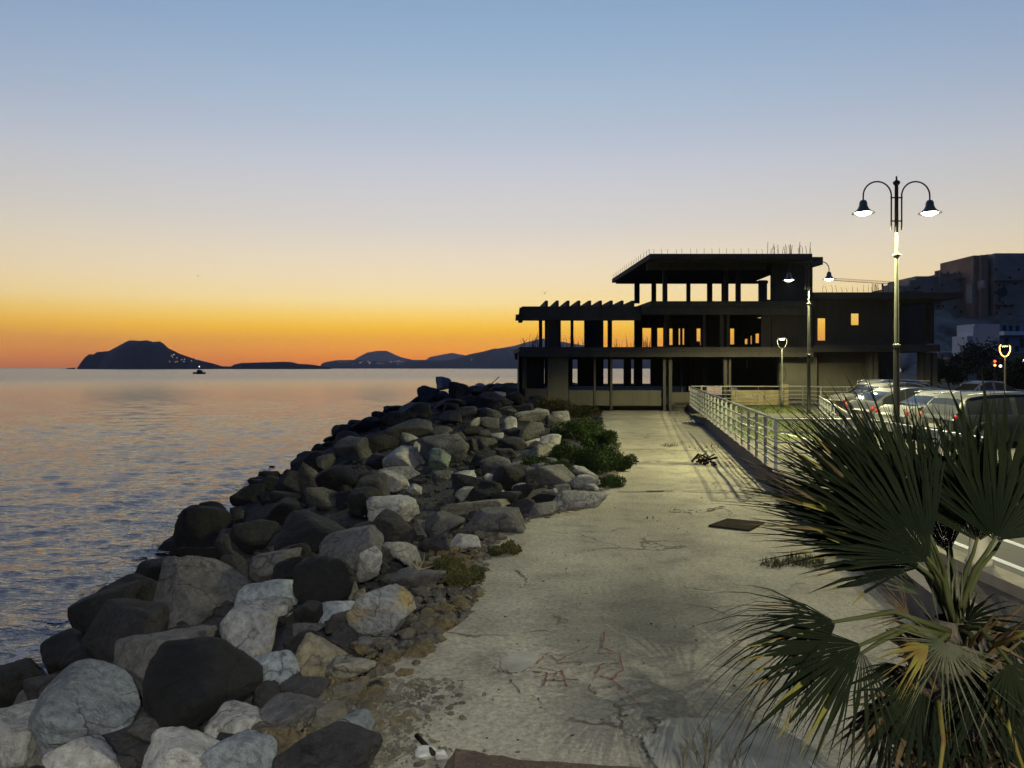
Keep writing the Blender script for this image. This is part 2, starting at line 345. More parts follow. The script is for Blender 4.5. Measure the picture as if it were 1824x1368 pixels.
# road on the right
tag(MB().add([(5.1,-12,.404),(12.4,-12,.404),(14.5,60,.404),(7.6,15.2,.404),(5.25,12,.404)],[(0,1,2,3,4)]).build('road', M['asphalt']), kind='structure')
tag(MB().add([(12.4,-12,.4045),(60,-12,.4045),(60,60,.4045),(14.5,60,.4045)],[(0,1,2,3)]).build('car_park', M['asphalt']), kind='structure')
kbm = MB(); kbm.box((4.82,-12,.3),(5.08,12.2,.52)); tag(kbm.build('road_kerb', M['kerb']), kind='structure')
lm = MB(); lm.box((5.50,-12,.405),(5.60,14,.409)); lm.box((6.22,-12,.405),(6.32,15,.409)); lm.box((9.0,-12,.405),(9.12,30,.409))
tag(lm.build('road_marking', M['paint']), kind='structure')
# strip of soil between the kerbs, lawn of the enclosure, pale walkway across it
tag(MB().add([(FX(-4)+.3,-4,.405),(4.82,-4,.41),(4.82,11,.41),(FX(11)+.3,11,.405)],[(0,1,2,3)]).build('planting_bed', M['soil']), kind='structure')
tag(MB().add([(FX(23)+.3,23,.405),(10.2,23,.405),(12.4,33,.405),(FX(33)+.3,33,.405)],[(0,1,2,3)]).build('lawn', M['grass_base']), kind='structure')
tag(MB().add([(FX(36)+.3,36,.405),(15,36,.405),(16,43.4,.405),(FX(43.4)+.3,43.4,.405)],[(0,1,2,3)]).build('far_lawn', M['grass_base']), kind='structure')

# ------------------------------------------------------------------ boulders
def icodirs(sub):
    bm = bmesh.new(); bmesh.ops.create_icosphere(bm, subdivisions=sub, radius=1); bm.verts.ensure_lookup_table()
    v = np.array([x.co[:] for x in bm.verts]); f = [tuple(q.index for q in p.verts) for p in bm.faces]; bm.free(); return v, f
ICO = {s: icodirs(s) for s in (2,3,4,5)}
def rockmesh(sub, seed, rough=.035, planes=None, p=16, flat=.0):
    r = np.random.RandomState(seed); v,f = ICO[sub]
    K = planes or r.randint(6,11); n = r.normal(size=(K,3)); n /= np.linalg.norm(n,axis=1)[:,None]; d = r.uniform(.60,.92,K)
    for ax in (2,0,1)[:r.randint(1,4)]:
        for s in (-1,1):
            q = np.zeros(3); q[ax]=s; q += r.normal(0,.22,3); q/=np.linalg.norm(q); n = np.vstack([n,q]); d = np.append(d, r.uniform(.85,1.05))
    dot = np.clip(v@n.T,0,None)/d[None,:]; rad = (dot**p).sum(1)**(-1/p)
    o = r.uniform(-50,50,3)
    if sub >= 3:
        a = np.array([noise.noise(Vector(q*1.7)+Vector(o)) for q in v]); b = np.array([noise.noise(Vector(q*5)+Vector(o)) for q in v])
        c_ = np.array([noise.noise(Vector(q*13)+Vector(o)) for q in v]) if sub>3 else 0
        rad = rad*(1+rough*2.2*a+rough*.9*b+rough*.45*c_)
    return v*rad[:,None], f
def place_rock(name, c, w, dep, h, mat, sub, seed, smooth=True, tilt=0, p=40):
    v,f = rockmesh(sub, seed, p=p, planes=(18 if p<20 else None)); 
    if tilt: a=R(tilt); v = v@np.array([[math.cos(a),0,-math.sin(a)],[0,1,0],[math.sin(a),0,math.cos(a)]])
    mn, mx = v.min(0), v.max(0); v = (v-(mn+mx)/2)/(mx-mn)*np.array([w,dep,h])
    me = bpy.data.meshes.new(name); me.from_pydata(v.tolist(),[],f); me.update()
    o = link(name, me, mat, smooth=smooth); o.location = c; return o
# (cx, cy, w, h, tone, short name or None, tilt)
ROCKS = [
(22,1325,135,130,'light','the pale rounded boulder in the bottom left corner'),(157,1270,190,155,'blue','the huge bluish boulder'),(150,1352,140,90,'light',0),
(330,1348,138,88,'light','the pitted pale rock at the bottom'),(430,1350,122,92,'blue','the speckled whitish rock at the bottom'),(428,1291,120,50,'light','the pale flat loaf-shaped rock'),
(353,1230,214,165,'black','the huge black boulder'),(284,1182,152,110,'grey','the brown-grey boulder behind the black one'),(357,1052,158,115,'grey','the big grey peaked boulder'),
(380,1125,104,85,'dark',0),(482,1062,106,62,'blue','the bluish angular rock'),(480,1080,80,36,'light',0),(443,1132,106,112,'stain','the upright ochre-faced boulder'),
(488,1192,104,62,'blue','the flat bluish slab'),(492,1006,84,56,'grey',0),(512,1018,52,46,'black',0),(625,982,122,84,'grey','the big rounded grey boulder'),
(658,1010,54,82,'light','the tall pale rock'),(721,992,72,58,'light','the pale flat-topped block'),(583,1038,112,98,'black','the wide black boulder'),
(680,1090,116,84,'stain','the blue and ochre boulder by the path'),(598,1090,78,40,'blue',0),(627,1049,25,37,'tan',0),(641,1059,23,25,'tan',0),(591,1064,30,24,'tan',0),
(743,1033,104,42,'grey','the long grey slab by the path'),(575,1162,94,64,'tan','the pale tan block'),(565,1190,48,40,'tan',0),(545,1232,84,46,'dark',0),(478,1245,48,56,'dark',0),
(516,1273,118,56,'grey','the speckled grey rock'),(590,1280,66,46,'tan',0),(633,1292,66,58,'blue','the blue wedge beside the gravel'),(585,1352,178,104,'dark','the dark mound at the bottom'),
(628,1192,90,44,'tan',0),(622,1234,56,32,'tan',0),(550,1126,62,30,'grey',0),(651,1145,32,26,'grey',0),(607,1110,58,34,'dark',0),
(92,1228,92,64,'dark',0),(22,1226,100,74,'black','the black rock at the left edge'),(45,1264,84,44,'grey',0),(105,1168,88,80,'black',0),(180,1098,98,98,'black','the black boulder at the water'),
(228,1062,112,74,'black',0),(222,1135,155,105,'dark','the broad dark boulder'),(226,1009,56,40,'black','the lone black rock in the water'),(282,1024,92,56,'black',0),
(360,947,82,98,'black','the tall black boulder at the water'),(312,978,56,42,'black',0),(408,974,78,68,'dark',0),(280,1066,50,44,'grey',0),(263,1298,64,36,'grey',0),
(790,683,28,24,'light','the pale rock on the far crest'),(765,703,42,32,'grey',0),(817,697,34,34,'dark',0),(876,714,78,32,'dark','the long dark boulder before the ruin'),(800,721,64,20,'dark',0),
(739,735,60,36,'grey',0),(700,747,44,30,'dark',0),(730,765,84,38,'grey','the broad grey boulder on the far slope'),(787,769,38,20,'grey',0),(845,755,22,22,'light',0),(845,770,40,24,'dark',0),
(870,736,50,20,'grey',0),(870,753,40,20,'grey',0),(907,753,28,22,'light',0),(903,768,28,15,'light',0),(947,742,62,25,'light','the pale flat rock before the ruin'),(948,768,44,34,'grey',0),
(906,732,30,18,'grey',0),(960,722,42,20,'dark',0),(947,789,48,16,'light',0),(981,788,38,28,'light',0),(960,805,62,28,'tan','the tan slab beside the shrubs'),
(793,801,88,56,'grey','the big squared grey block'),(782,821,42,44,'green','the pale greenish rock'),(715,818,66,42,'light','the pale wedge left of the squared block'),(750,798,26,22,'light',0),
(630,804,66,50,'grey',0),(615,768,50,24,'black',0),(652,757,50,28,'black',0),(582,792,22,12,'black',0),(618,787,54,38,'black',0),
(560,855,54,70,'grey','the tall grey boulder near the water'),(577,889,56,46,'grey',0),(588,822,44,34,'grey',0),(662,872,60,50,'dark',0),(602,862,72,64,'black','the black boulder mid slope'),
(701,857,52,45,'light','the pale pyramid rock'),(738,873,28,20,'light',0),(700,911,88,50,'light','the long pale tapering rock'),(697,945,88,66,'dark','the dark brown pointed boulder'),(748,940,30,30,'grey',0),
(793,936,70,45,'grey','the smooth round grey rock'),(880,932,114,52,'grey','the wide grey boulder at the path edge'),(850,902,124,28,'tan','the long thin tan slab'),
(825,856,48,33,'light','the pale-topped block'),(830,880,38,28,'light',0),(908,853,56,46,'black','the black boulder near the shrubs'),(842,793,32,26,'dark',0),
(952,850,42,34,'grey',0),(873,853,22,18,'light',0),(928,872,32,24,'light',0),(900,888,58,30,'dark',0),(880,878,42,16,'light',0),(928,904,56,34,'dark',0),(976,880,34,20,'light',0),
(1032,894,106,48,'light','the big pale boulder on the path edge'),(967,912,52,30,'grey',0),(1043,842,64,24,'light','the pale flat rock under the shrubs'),(1038,860,58,32,'light',0),(1053,869,30,15,'light',0),
(775,972,62,42,'dark',0),(830,966,58,28,'light',0),(470,918,102,54,'dark','the dark grey boulder facing the sea'),(560,953,124,68,'black','the long black boulder'),(652,895,62,54,'black',0),
(522,862,60,50,'dark',0),(442,885,52,42,'black',0),(484,865,52,34,'black',0),(550,826,62,44,'dark',0),(505,915,70,50,'black',0),(382,915,62,44,'black',0),(340,930,50,40,'black',0),
(450,960,80,60,'black',0),(520,985,70,40,'black',0),(420,1010,50,50,'dark',0),(330,1140,90,60,'black',0),(150,1180,80,60,'black',0),(560,1095,60,44,'black',0),(540,1150,50,50,'black',0),
(760,760,44,26,'dark',0),(800,745,44,26,'dark',0),(830,735,40,22,'grey',0),(835,715,36,20,'dark',0),(680,790,60,36,'dark',0),(670,825,40,30,'dark',0),(640,845,44,36,'dark',0),
(860,820,52,30,'dark',0),(900,810,44,24,'dark',0),(870,790,40,22,'grey',0),(905,790,36,20,'dark',0),(860,700,40,18,'black',0),(895,697,44,20,'black',0),(915,710,40,24,'black',0),(930,730,40,22,'dark',0),
(990,750,34,20,'grey',0),(1000,768,36,20,'tan',0),(1010,800,36,18,'grey',0),(1000,830,36,20,'dark',0),(980,850,30,20,'grey',0),(1000,872,34,16,'grey',0),
]
TONE = {'light':'pale grey','blue':'bluish grey','grey':'grey','tan':'tan','stain':'ochre-stained','dark':'dark grey','black':'black','green':'greenish grey'}
placed = []
def put(px, py, w, h, tone, nm, i, sub=4):
    D = hit(px, min(py+h*.30, 1500)); m = D/F
    c = P(px, py, D+w*m*.18)
    dep = (w*m*.62+h*m*.5)
    p = 13 if tone in ('black','blue') else (60 if i%3 else 22)
    o = place_rock('boulder', c, w*m*1.04, dep, h*m*1.06, M['rock_'+tone], sub, 100+i*7, p=p)
    placed.append((px,py,w,h,tone,nm,o,D)); return o
for i,(px,py,w,h,tone,nm) in enumerate(ROCKS):
    put(px,py,w,h,tone,nm,i, 5 if w>110 else 4)
nh = len(placed)
# smaller boulders wedged between them
k = 0; tries = 0; r3 = np.random.RandomState(11)
while k < 125 and tries < 9000:
    tries += 1
    y = 4.6+ (r3.rand()**1.5)*50; e,s = float(edge(y)), float(shore(y)); t = r3.rand()**.8*1.08
    x = e-.25-t*(e-s); 
    if y > 50 and x > -1: continue
    z = float(terr(x,y)); px = CX+x/y*F; py = HY-(z-CZ)/y*F
    if px < -30 or py > 1420 or px>1100: continue
    size = r3.uniform(.35,.95)*(1 if y>12 else .8); w = size/y*F
    if w < 9: continue
    if y < 14 and any(abs(px-q[0])<(q[2]+w)*.32 and abs(py-q[1])<(q[3]+w*.7)*.32 for q in placed): continue
    tone = r3.choice(['black','dark','grey','light'], p=([.7,.25,.05,0] if t>.66 else [.15,.35,.35,.15]))
    o = place_rock('boulder', (x,y,z+size*.08), size*r3.uniform(.9,1.4), size*r3.uniform(.8,1.2), size*r3.uniform(.55,.9), M['rock_'+tone], 3 if w<60 else 4, 5000+tries)
    placed.append((px,py,w,w*.7,tone,0,o,y)); k += 1
# labels: landmark boulders are described by themselves, the rest by what they lie next to
majors = [q for q in placed if q[5]]
def rel(q, m):
    dx, dy = q[0]-m[0], q[1]-m[1]
    if abs(dx) > abs(dy)*1.1: return 'left of' if dx<0 else 'right of'
    return 'just beyond' if dy<0 else 'in front of'
seen = {}
for q in placed:
    o = q[6]
    if q[5]:
        t = q[5]; t = t[4:] if t.startswith('the ') else t
        tag(o, t if len(t.split())>=4 else t+' on the bank', 'boulder', 'boulders of the breakwater'); seen[t]=1
        if len(t.split())>=4 and 'boulder' not in t and 'bank' not in t: o['label'] = t+' of the sea defence'
        continue
    ds = sorted(majors, key=lambda m: math.hypot(q[0]-m[0], (q[1]-m[1])*1.3))
    size = 'tiny' if q[2]<24 else 'small' if q[2]<44 else 'medium' if q[2]<80 else 'large'
    asp = q[2]/max(q[3],1); shp = 'flat ' if asp>1.9 else 'upright ' if asp<1 else ''
    base = f'{size} {shp}{TONE[q[4]]} rock'
    lab = None
    for cand in [f'{base} {rel(q,ds[0])} {ds[0][5]}', f'{base} {rel(q,ds[1])} {ds[1][5]}', f'second {base} {rel(q,ds[0])} {ds[0][5]}', f'{base} {rel(q,ds[2])} {ds[2][5]}', f'second {base} {rel(q,ds[1])} {ds[1][5]}', f'third {base} {rel(q,ds[0])} {ds[0][5]}']:
        cand = ' '.join(cand.split()[:16])
        if cand not in seen: lab = cand; break
    if lab is None:
        for o_ in ('fourth','fifth','sixth','seventh','eighth'):
            cand = f'{o_} {base} {rel(q,ds[0])} {ds[0][5]}'
            if cand not in seen: break
        lab = cand
    seen[lab] = 1; tag(o, lab, 'boulder', 'boulders of the breakwater')
# rubble and gravel along the margin of the path
def rubble(name, n, fn, smin, smax, mat, seed):
    r = np.random.RandomState(seed); v0,f0 = ICO[2] if False else icodirs(1); b = MB()
    for i in range(n):
        x,y,z = fn(r); s = smin*(smax/smin)**(r.rand()**2.2); a = r.uniform(.6,1.3,3)*np.array([1,1,.6]); th = r.rand()*6.28
        j = v0*(1+r.uniform(-.28,.28,(len(v0),1))); j = j*a*s; c_,s_ = math.cos(th),math.sin(th)
        j = np.stack([j[:,0]*c_-j[:,1]*s_, j[:,0]*s_+j[:,1]*c_, j[:,2]],1)+np.array([x,y,z+s*.25]); b.add(j.tolist(), f0)
    return tag(b.build(name, mat), kind='stuff', label=name.replace('_',' ')+' of small broken stones along the left path edge', cat='gravel')
def fedge(r):
    y = 5+(r.rand()**1.6)*16; d = abs(r.normal(0,.42)); x = float(edge(y))-d+.12 ; return x,y,max(float(terr(x,y)),-.3)-.02
rubble('rubble', 3600, fedge, .012, .11, rockmat('rubble_stone',(.20,.185,.15),(.24,.18,.09)), 1)
def fgrav(r):
    p = G(r.uniform(640,860), r.uniform(1270,1368)); 
    return p.x+r.normal(0,.05)-.1, p.y, .0+max(0,(-p.x-.2)*.03)
def fgrav(r):
    y = r.uniform(4.7,6.3); x = float(edge(y))+r.normal(.0,.28)+.1; return x,y,.005
rubble('gravel', 2600, fgrav, .008, .035, rockmat('gravel_stone',(.26,.24,.19),(.28,.22,.12)), 2)
def fpath(r):
    y = 4.9+r.rand()**1.5*30; e = float(edge(y)); x = e+r.rand()**2*(FX(y)-e)*.98; return x,y,.004
rubble('grit', 900, fpath, .004, .016, M['rock_grey'], 3)
def fbank(r):
    y = 5+(r.rand()**1.3)*42; e,s_ = float(edge(y)), float(shore(y)); x = e-(r.rand()**1.3)*(e-s_)*.85; return x,y,float(terr(x,y))-.09
rubble('bank_rubble', 4200, fbank, .04, .17, M['rock_dark'], 5); bpy.data.objects['bank_rubble']['label'] = 'broken rubble wedged into the gaps between the boulders'
bpy.data.objects['grit']['label'] = 'scattered dark grit lying on the concrete path'
# ------------------------------------------------------------------ unfinished concrete building
bl = empty('unfinished_building', (9, 50, 0)); tag(bl, 'abandoned bare concrete skeleton of a three storey building beyond the path end', 'building')
def W(o): o.matrix_parent_inverse = Matrix.Translation(-bl.location); return o
def bpart(name, mb, mat='concrete'): return W(mb.build(name, M[mat], bl))
def pbox(name, x0, x1, y0, y1, D, th, mat='concrete'):
    return bpart(name, MB().box((X(x0,D),D,Z(y1,D)),(X(x1,D),D+th,Z(y0,D))), mat)
def row(D, th, x0, x1, y0, y1, ops, mat='concrete'):
    """a storey of the far side: solid stretches (columns, walls) left between openings (xa, xb, ya, yb)"""
    cur = x0
    for (a,b,ya,yb) in ops:
        if a > cur: pbox('column' if a-cur < 14 else 'wall', cur, a, y0, y1, D, th, mat)
        if ya > y0+.5: pbox('lintel', a, b, y0, ya, D, th, mat)
        if yb < y1-.5: pbox('parapet', a, b, yb, y1, D, th, mat)
        cur = b
    if x1 > cur: pbox('column' if x1-cur < 14 else 'wall', cur, x1, y0, y1, D, th, mat)
def slab(name, poly, z0, z1, mat='concrete'): return bpart(name, MB().prism(poly, z0, z1), mat)
# roof of the top storey, sailing out towards us
slab('roof_slab', [(X(1158,44),44),(X(1447,44),44),(X(1447,44)+.4,56.5),(7.45,56.5)], 8.93, 9.22)
slab('roof_slab', [(X(1447,45)+.02,45),(X(1466,45),45),(X(1456,45),50),(X(1447,45)+.02,50)], 8.72, 9.18)
bpart('cornice', MB().box((7.62,55.2,8.75),(X(1370,55),55.6,8.93)))
bpart('cornice', MB().box((8.15,45.6,8.5),(X(1372,45),46.0,8.93)))
# third storey
row(54.8, .3, 1131, 1378, 499, 540, [(1139.5,1161.6,499,540),(1169,1181.6,499,540),(1189,1224,499,540),(1230,1261,499,540),(1269,1287,499,540),(1295,1312.7,499,540),(1319.7,1353,499,540),(1366.6,1374.7,497,533.6)])
for px in (1185, 1294.5, 1316): bpart('column', MB().box((X(px-3.2,46.5),46.5,6.62),(X(px+3.2,46.5),46.85,8.93)))
# floor slabs
slab('floor_slab', [(X(1157,45),44.6),(X(1452,44.6),44.6),(X(1452,44.6),55.6),(7.5,55.6)], 6.22, 6.52)
bpart('beam', MB().box((X(1141,45),44.7,5.75),(X(1447,44.7),45.1,6.22)))
bpart('beam', MB().box((X(1141,55),55.2,5.5),(X(1447,55),55.5,6.22)))
slab('floor_slab', [(X(925,45),45),(X(1450,45),45),(X(1450,45),56),(.1,56)], 3.55, 3.83)
bpart('beam', MB().box((X(925,45)+.03,44.97,3.24),(X(1450,45)-.03,45.35,3.54)))
bpart('beam', MB().box((.2,55.2,3.2),(X(1450,56),55.5,3.55)))
slab('ground_slab', [(X(930,46),46.1),(X(1700,46),46.1),(X(1700,46),57),(.3,57)], .02, .30)
# pergola wing on the left: deep front beam and cantilevered cross beams
bpart('beam', MB().box((X(929,45),44.95,5.42),(X(1141,45),45.3,6.24)))
bpart('beam', MB().box((X(918.5,45),44.9,5.46),(X(929,45)-.005,45.34,5.76)))
bpart('beam', MB().box((X(924.5,45),44.92,5.77),(X(929,45)-.005,45.32,6.0)))
bpart('beam', MB().box((.25,54.9,6.02),(7.4,55.2,6.22)))
bpart('beam', MB().box((.45,45.35,5.85),(.75,54.88,6.2)))
for k in range(9):
    x = X(976+19.2*k*1.0,45); b = MB(); a = x-.16; c = x
    b.add([(a,44.9,6.25),(c,44.9,6.25),(c,44.9,6.58),(a,44.9,6.58),(a-.5,55,6.25),(c-.5,55,6.25),(c-.5,55,6.5),(a-.5,55,6.5)],
          [(0,1,2,3),(5,4,7,6),(1,5,6,2),(4,0,3,7),(3,2,6,7),(4,5,1,0)])
    bpart('cross_beam', b)
# first storey (far side openings show the sunset)
row(54.8, .3, 960, 1144, 570, 618, [(966,970.6,570,618),(999,1016.7,570,618),(1021.6,1041,570,618),(1075,1083,570,618),(1090.3,1130.6,570,618)])
row(54.6, .3, 1144, 1447, 568, 618, [(1144.5,1161,568,618),(1171,1182.5,579.7,617),(1189,1199.3,585,614.5),(1209,1212.8,585,614),(1216,1220,585,614),(1235.2,1236.4,585,614),(1241,1249.3,585,615),
     (1300.7,1309.6,585,613.5),(1327,1333.3,599.6,613),(1337.3,1341,597,613),(1346,1354,594,611)])
pbox('hanging_slab', 1156, 1164, 568, 579, 50, .3)
pbox('stair_flight', 1234, 1247, 608, 617, 53, .6)
def stair(D):
    b = MB()
    for k in range(12):
        x = X(1378-5.2*k, D); z = Z(570+2.8*k, D); b.box((x-.2,D,z-.32),(x,D+1.1,z))
    return b
bpart('stair_flight', stair(52.5))
for (px,w) in ((1187,3),(1190.5,2),(1286,3.5),(1297,2.4),(1255,2.4),(985,9)): 
    bpart('column', MB().box((X(px-w,46.2),46.2,3.84),(X(px+w,46.2),46.55,6.21 if px>1141 else 5.41)))
# ground storey
row(55.3, .3, 926, 1447, 636.5, 688, [(967.3,970.2,636.5,684),(1020,1029,636.5,686),(1075,1083.3,636.5,686),(1090.7,1111.5,636.5,686),(1124.4,1129.7,636.5,686),(1144.4,1159.4,636.5,686),(1329.6,1331.6,636.5,656),(1338,1339,638,644)])
bpart('wall', MB().box((X(925,45.2),45.4,.3),(X(938,45.2),46.1,3.23)))
bpart('wall', MB().box((X(938,46.2),46.6,.85),(X(970,46.2),46.8,3.23)))
bpart('wall', MB().box((X(976,45),45.36,.0),(X(1013,45),45.7,3.23),), 'concrete_wall')
bpart('parapet', MB().box((X(936,44.6),45.1,.72),(X(975.7,44.6),45.5,1.35)))
bpart('low_wall', MB().box((X(1013.3,45.4),45.5,.32),(X(1057,45.4),45.75,1.25)), 'concrete_wall')
bpart('low_wall', MB().box((X(1061,45.4),45.5,.32),(X(1086,45.4),45.75,1.22)), 'concrete_wall')
bpart('low_wall', MB().box((X(1091,45.4),45.5,.32),(X(1178,45.4),45.75,1.24)), 'concrete_wall')
for (px,w) in ((1059,1.8),(1088.5,2),(1183,2.6),(1193.5,3),(1291,3.2),(1299,2)):
    bpart('column', MB().box((X(px-w,45.6),45.46,.0),(X(px+w,45.6),45.82,3.23)))
for (px,w,d) in ((1215,1.5,50),(1240,1.4,51),(1256,3,50),(1225,2,53)):
    bpart('column', MB().box((X(px-w,d),d,.3),(X(px+w,d),d+.3,3.55)))
bpart('wall', MB().box((X(1232,52),52,.3),(X(1248,52),52.3,3.55)))
bpart('wall', MB().box((X(925,46.2)-.05,45.4,.3),(X(925,46.2)+.15,56,3.5)))
bpart('low_wall', MB().box((X(1198,46),46.2,.35),(X(1229,46),46.5,1.1)), 'concrete_wall')
# tall stair tower
tw = bpart('tower_wall', MB().box((X(1375,46),46,3.84),(X(1447.5,46),46.3,6.21)))
bpart('tower_wall', MB().box((X(1375,46),46,6.53),(X(1447.5,46),46.3,8.92)))
bpart('tower_wall', MB().box((X(1388,46),45.95,.3),(X(1449,46),46.3,3.54)), 'concrete_wall')
bpart('tower_wall', MB().box((X(1447,46)-.25,46.31,.3),(X(1447,46),52,8.92)))
for (a,b_,c_,d_) in ((1402,1412,575,600),(1356,1374,560,620)):
    bpart('recess', MB().box((X(a,45.9),45.93,Z(d_,45.9)),(X(b_,45.9),45.96,Z(c_,45.9))))
# right wing
slab('roof_slab', [(X(1449,45),45),(X(1716,45),45),(X(1700,45),55),(X(1449,45),55)], 6.72, 7.08)
slab('floor_slab', [(X(1451,45),45.02),(X(1675,45),45.02),(X(1660,45),55),(X(1451,45),55)], 3.55, 3.98)
row(46.4, .3, 1449, 1602, 532, 616, [(1456.5,1473.2,566.5,606.5),(1516,1533,558,579)], 'concrete')
row(54, .3, 1560, 1650, 540, 616, [(1563,1594,551,571)], 'concrete')
pbox('wall', 1580, 1600, 562, 574, 53, .3); pbox('wall', 1563, 1576, 544, 556, 53, .3)
pbox('garage_wall', 1458, 1549, 623, 712, 46.9, .25, 'concrete_wall')
for (px,w) in ((1452,3),(1551.5,3),(1560.5,3.6),(1643,3.5),(1653,5),(1666,4)):
    bpart('column', MB().box((X(px-w,46),46,.3),(X(px+w,46),46.4,3.54)), 'concrete_wall')
pbox('wall', 1567, 1598, 625, 712, 52, .3); pbox('column', 1598, 1606, 534, 612, 47, .4); pbox('column', 1655, 1664, 534, 612, 48, .4)
# reinforcing bars
rr = np.random.RandomState(5)
def bar(x,y,z,h,lean=0,rad=.014): 
    q = [(x,y,z),(x+lean*.4,y,z+h*.6),(x+lean,y+rr.normal(0,.05),z+h)]; bpart('rebar', MB().tube(q, rad, 4), 'rebar')
for k in range(21): bar(X(1165+13.0*k,44)+rr.normal(0,.03),44.1,9.2,rr.uniform(.28,.38),rr.normal(0,.03),.009)
for k in range(17): t=k/16; bar(8.0-.5*t,44.2+12*t,9.2,.34,rr.normal(0,.03),.012)
for k in range(20): bar(X(1378+3.8*k,44)+rr.normal(0,.05),44.3+rr.rand(),9.2,rr.uniform(.45,.85),rr.normal(0,.05),.014)
for k in range(16): bar(X(1456+9.0*k,46)+rr.normal(0,.05),45.3,7.07,rr.uniform(.3,.5),rr.normal(0,.06),.011)
for k in range(5): bar(X(1546+2.4*k,46),45.4,7.07,.55,rr.normal(0,.04),.018)
for k in range(16): bar(X(926+2.6*k,45.2)+rr.normal(0,.04),45.2,3.82,rr.uniform(.25,.9),rr.normal(0,.22),.010)
# weeds on the first floor slab
wd = MB()
for k in range(90):
    px = rr.choice([rr.uniform(1000,1040),rr.uniform(1092,1130),rr.uniform(1146,1160),rr.uniform(940,960)]); x = X(px,46.5); l=rr.normal(0,.12)
    h = rr.uniform(.2,.85); wd.tube([(x,46.5,3.83),(x+l*.3,46.5,3.83+h*.6),(x+l,46.5,3.83+h)], [.012,.009,.003], 3)
tag(wd.build('dry_weeds', M['weed']), 'thin dry weeds growing on the first floor slab of the concrete ruin', 'weeds', kind='stuff')
# ochre low wall with pier and yellow plinth behind the far railing
b = empty('ochre_wall', (X(1340,48),43.9,0)); tag(b, 'low ochre plastered wall with faded scrawl behind the far railing', 'wall')
def ch(name, mb, mat, parent): o = mb.build(name, mat, parent); o.matrix_parent_inverse = Matrix.Translation(parent.location).inverted(); return o
ch('wall_panel', MB().box((X(1302,45.0),44.9,.4),(X(1391,45),45.1,1.28)), M['yellow_wall'], b)
ch('brick_pier', MB().box((X(1391.5,45),44.85,.4),(X(1403,45),45.15,1.62)), M['yellow_wall'], b)
for k in range(4):
    for px in (1393.5,): ch('hollow', MB().box((X(px,44.8),44.83,.55+.2*k),(X(px+4,44.8),44.86,.66+.2*k)), M['window_dark'], b)
sm = MB()
for k in range(22):
    x = X(1328+1.7*k,44.9); z = .93+rr.normal(0,.05); sm.tube([(x,44.885,z),(x+.06,44.885,z+rr.normal(0,.09))],.012,4)
ch('scrawl', sm, M['paint'], b)
# ------------------------------------------------------------------ railings
def railing(name, pts, z0, label, n_rails=4, step=1.35, h=1.1, flat=.035):
    root = empty(name, (pts[0][0],pts[0][1],z0)); tag(root, label, 'railing')
    def c(nm, mb): return ch(nm, mb, M['steel'], root)
    for (a,b_) in zip(pts[:-1],pts[1:]):
        a = Vector((*a,0)); b2 = Vector((*b_,0)); L = (b2-a).length; n = max(1,round(L/step)); d=(b2-a)/L; nrm = Vector((-d.y,d.x,0))
        for k in range(n+1):
            if k==0 and a!=Vector((*pts[0],0)): continue
            p = a+d*(L*k/n); m = MB()
            q=[p+d*.008*s+nrm*flat*t for s,t in ((-1,-1),(1,-1),(1,1),(-1,1))]
            m.add([(v.x,v.y,z0) for v in q]+[(v.x,v.y,z0+h-.03) for v in q],[(3,2,1,0),(4,5,6,7),(0,1,5,4),(1,2,6,5),(2,3,7,6),(3,0,4,7)])
            m.box((p.x-.06,p.y-.06,z0),(p.x+.06,p.y+.06,z0+.012)); c('post', m)
        c('handrail', MB().tube([(a.x,a.y,z0+h),(b2.x,b2.y,z0+h)],.032,8))
        for j in range(n_rails):
            z = z0+h*(.16+.2*j); c('rail', MB().tube([(a.x,a.y,z),(b2.x,b2.y,z)],.022,6))
    return root
fx = lambda y: 2.82+.171*y
railing('railing', [(fx(44.3)+.02,44.3),(fx(16.05)+.02,16.05),(7.25,15.9)], .404, 'long pale steel railing on the kerb right of the path', 4)
railing('railing', [(fx(44.3)+.12,44.45),(X(1430,44.6),44.6),(X(1462,43),43),(X(1600,43.5),43.5)], .404, 'pale steel railing across the far end in front of the ruin', 4, 1.4)
railing('railing', [(X(1460,28.5),28.5),(7.35,16.1)], .404, 'pale steel railing between the lawn and the parked cars', 4, 1.35)
railing('railing', [(7.45,15.8),(7.25,11.6)], .404, 'short pale steel railing beside the road behind the palm', 3, 1.35)
# lawn edge slab, hatch, debris on the path
tag(MB().box((fx(30)+.4,33.2,.404),(X(1470,34),35.9,.42)).build('walkway', M['paving']), kind='structure')
h = [G(1262,938),G(1296,926),G(1363,933),G(1335,947)]
hb = MB(); hb.add([(p.x,p.y,.029) for p in h]+[(p.x,p.y,-.02) for p in h],[(3,2,1,0),(0,1,5,4),(1,2,6,5),(2,3,7,6),(3,0,4,7)]); tag(hb.build('hatch_cover', M['iron']), 'dark rusty rectangular hatch cover set in the path', 'hatch cover')
def ragged(name, pts, z, mat, label, cat, n=5, amp=.02, th=.015):
    q = []
    for i in range(len(pts)):
        a, b_ = G(*pts[i]), G(*pts[(i+1)%len(pts)])
        for k in range(n): t=k/n; p=a.lerp(b_,t); q.append((p.x+rr.normal(0,amp),p.y+rr.normal(0,amp*1.3)))
    return tag(MB().prism(q, -.02, z).build(name, mat), label, cat)
patchm = plain('pale_patch_slab', (.27,.26,.22), .9, 0, .35, 3, .6, .01)
ragged('concrete_patch', [(885,1190),(905,1168),(952,1166),(958,1180),(925,1206)], .020, patchm, 'small pale worn patch of concrete near the red paint scribbles', 'patch', amp=.012)
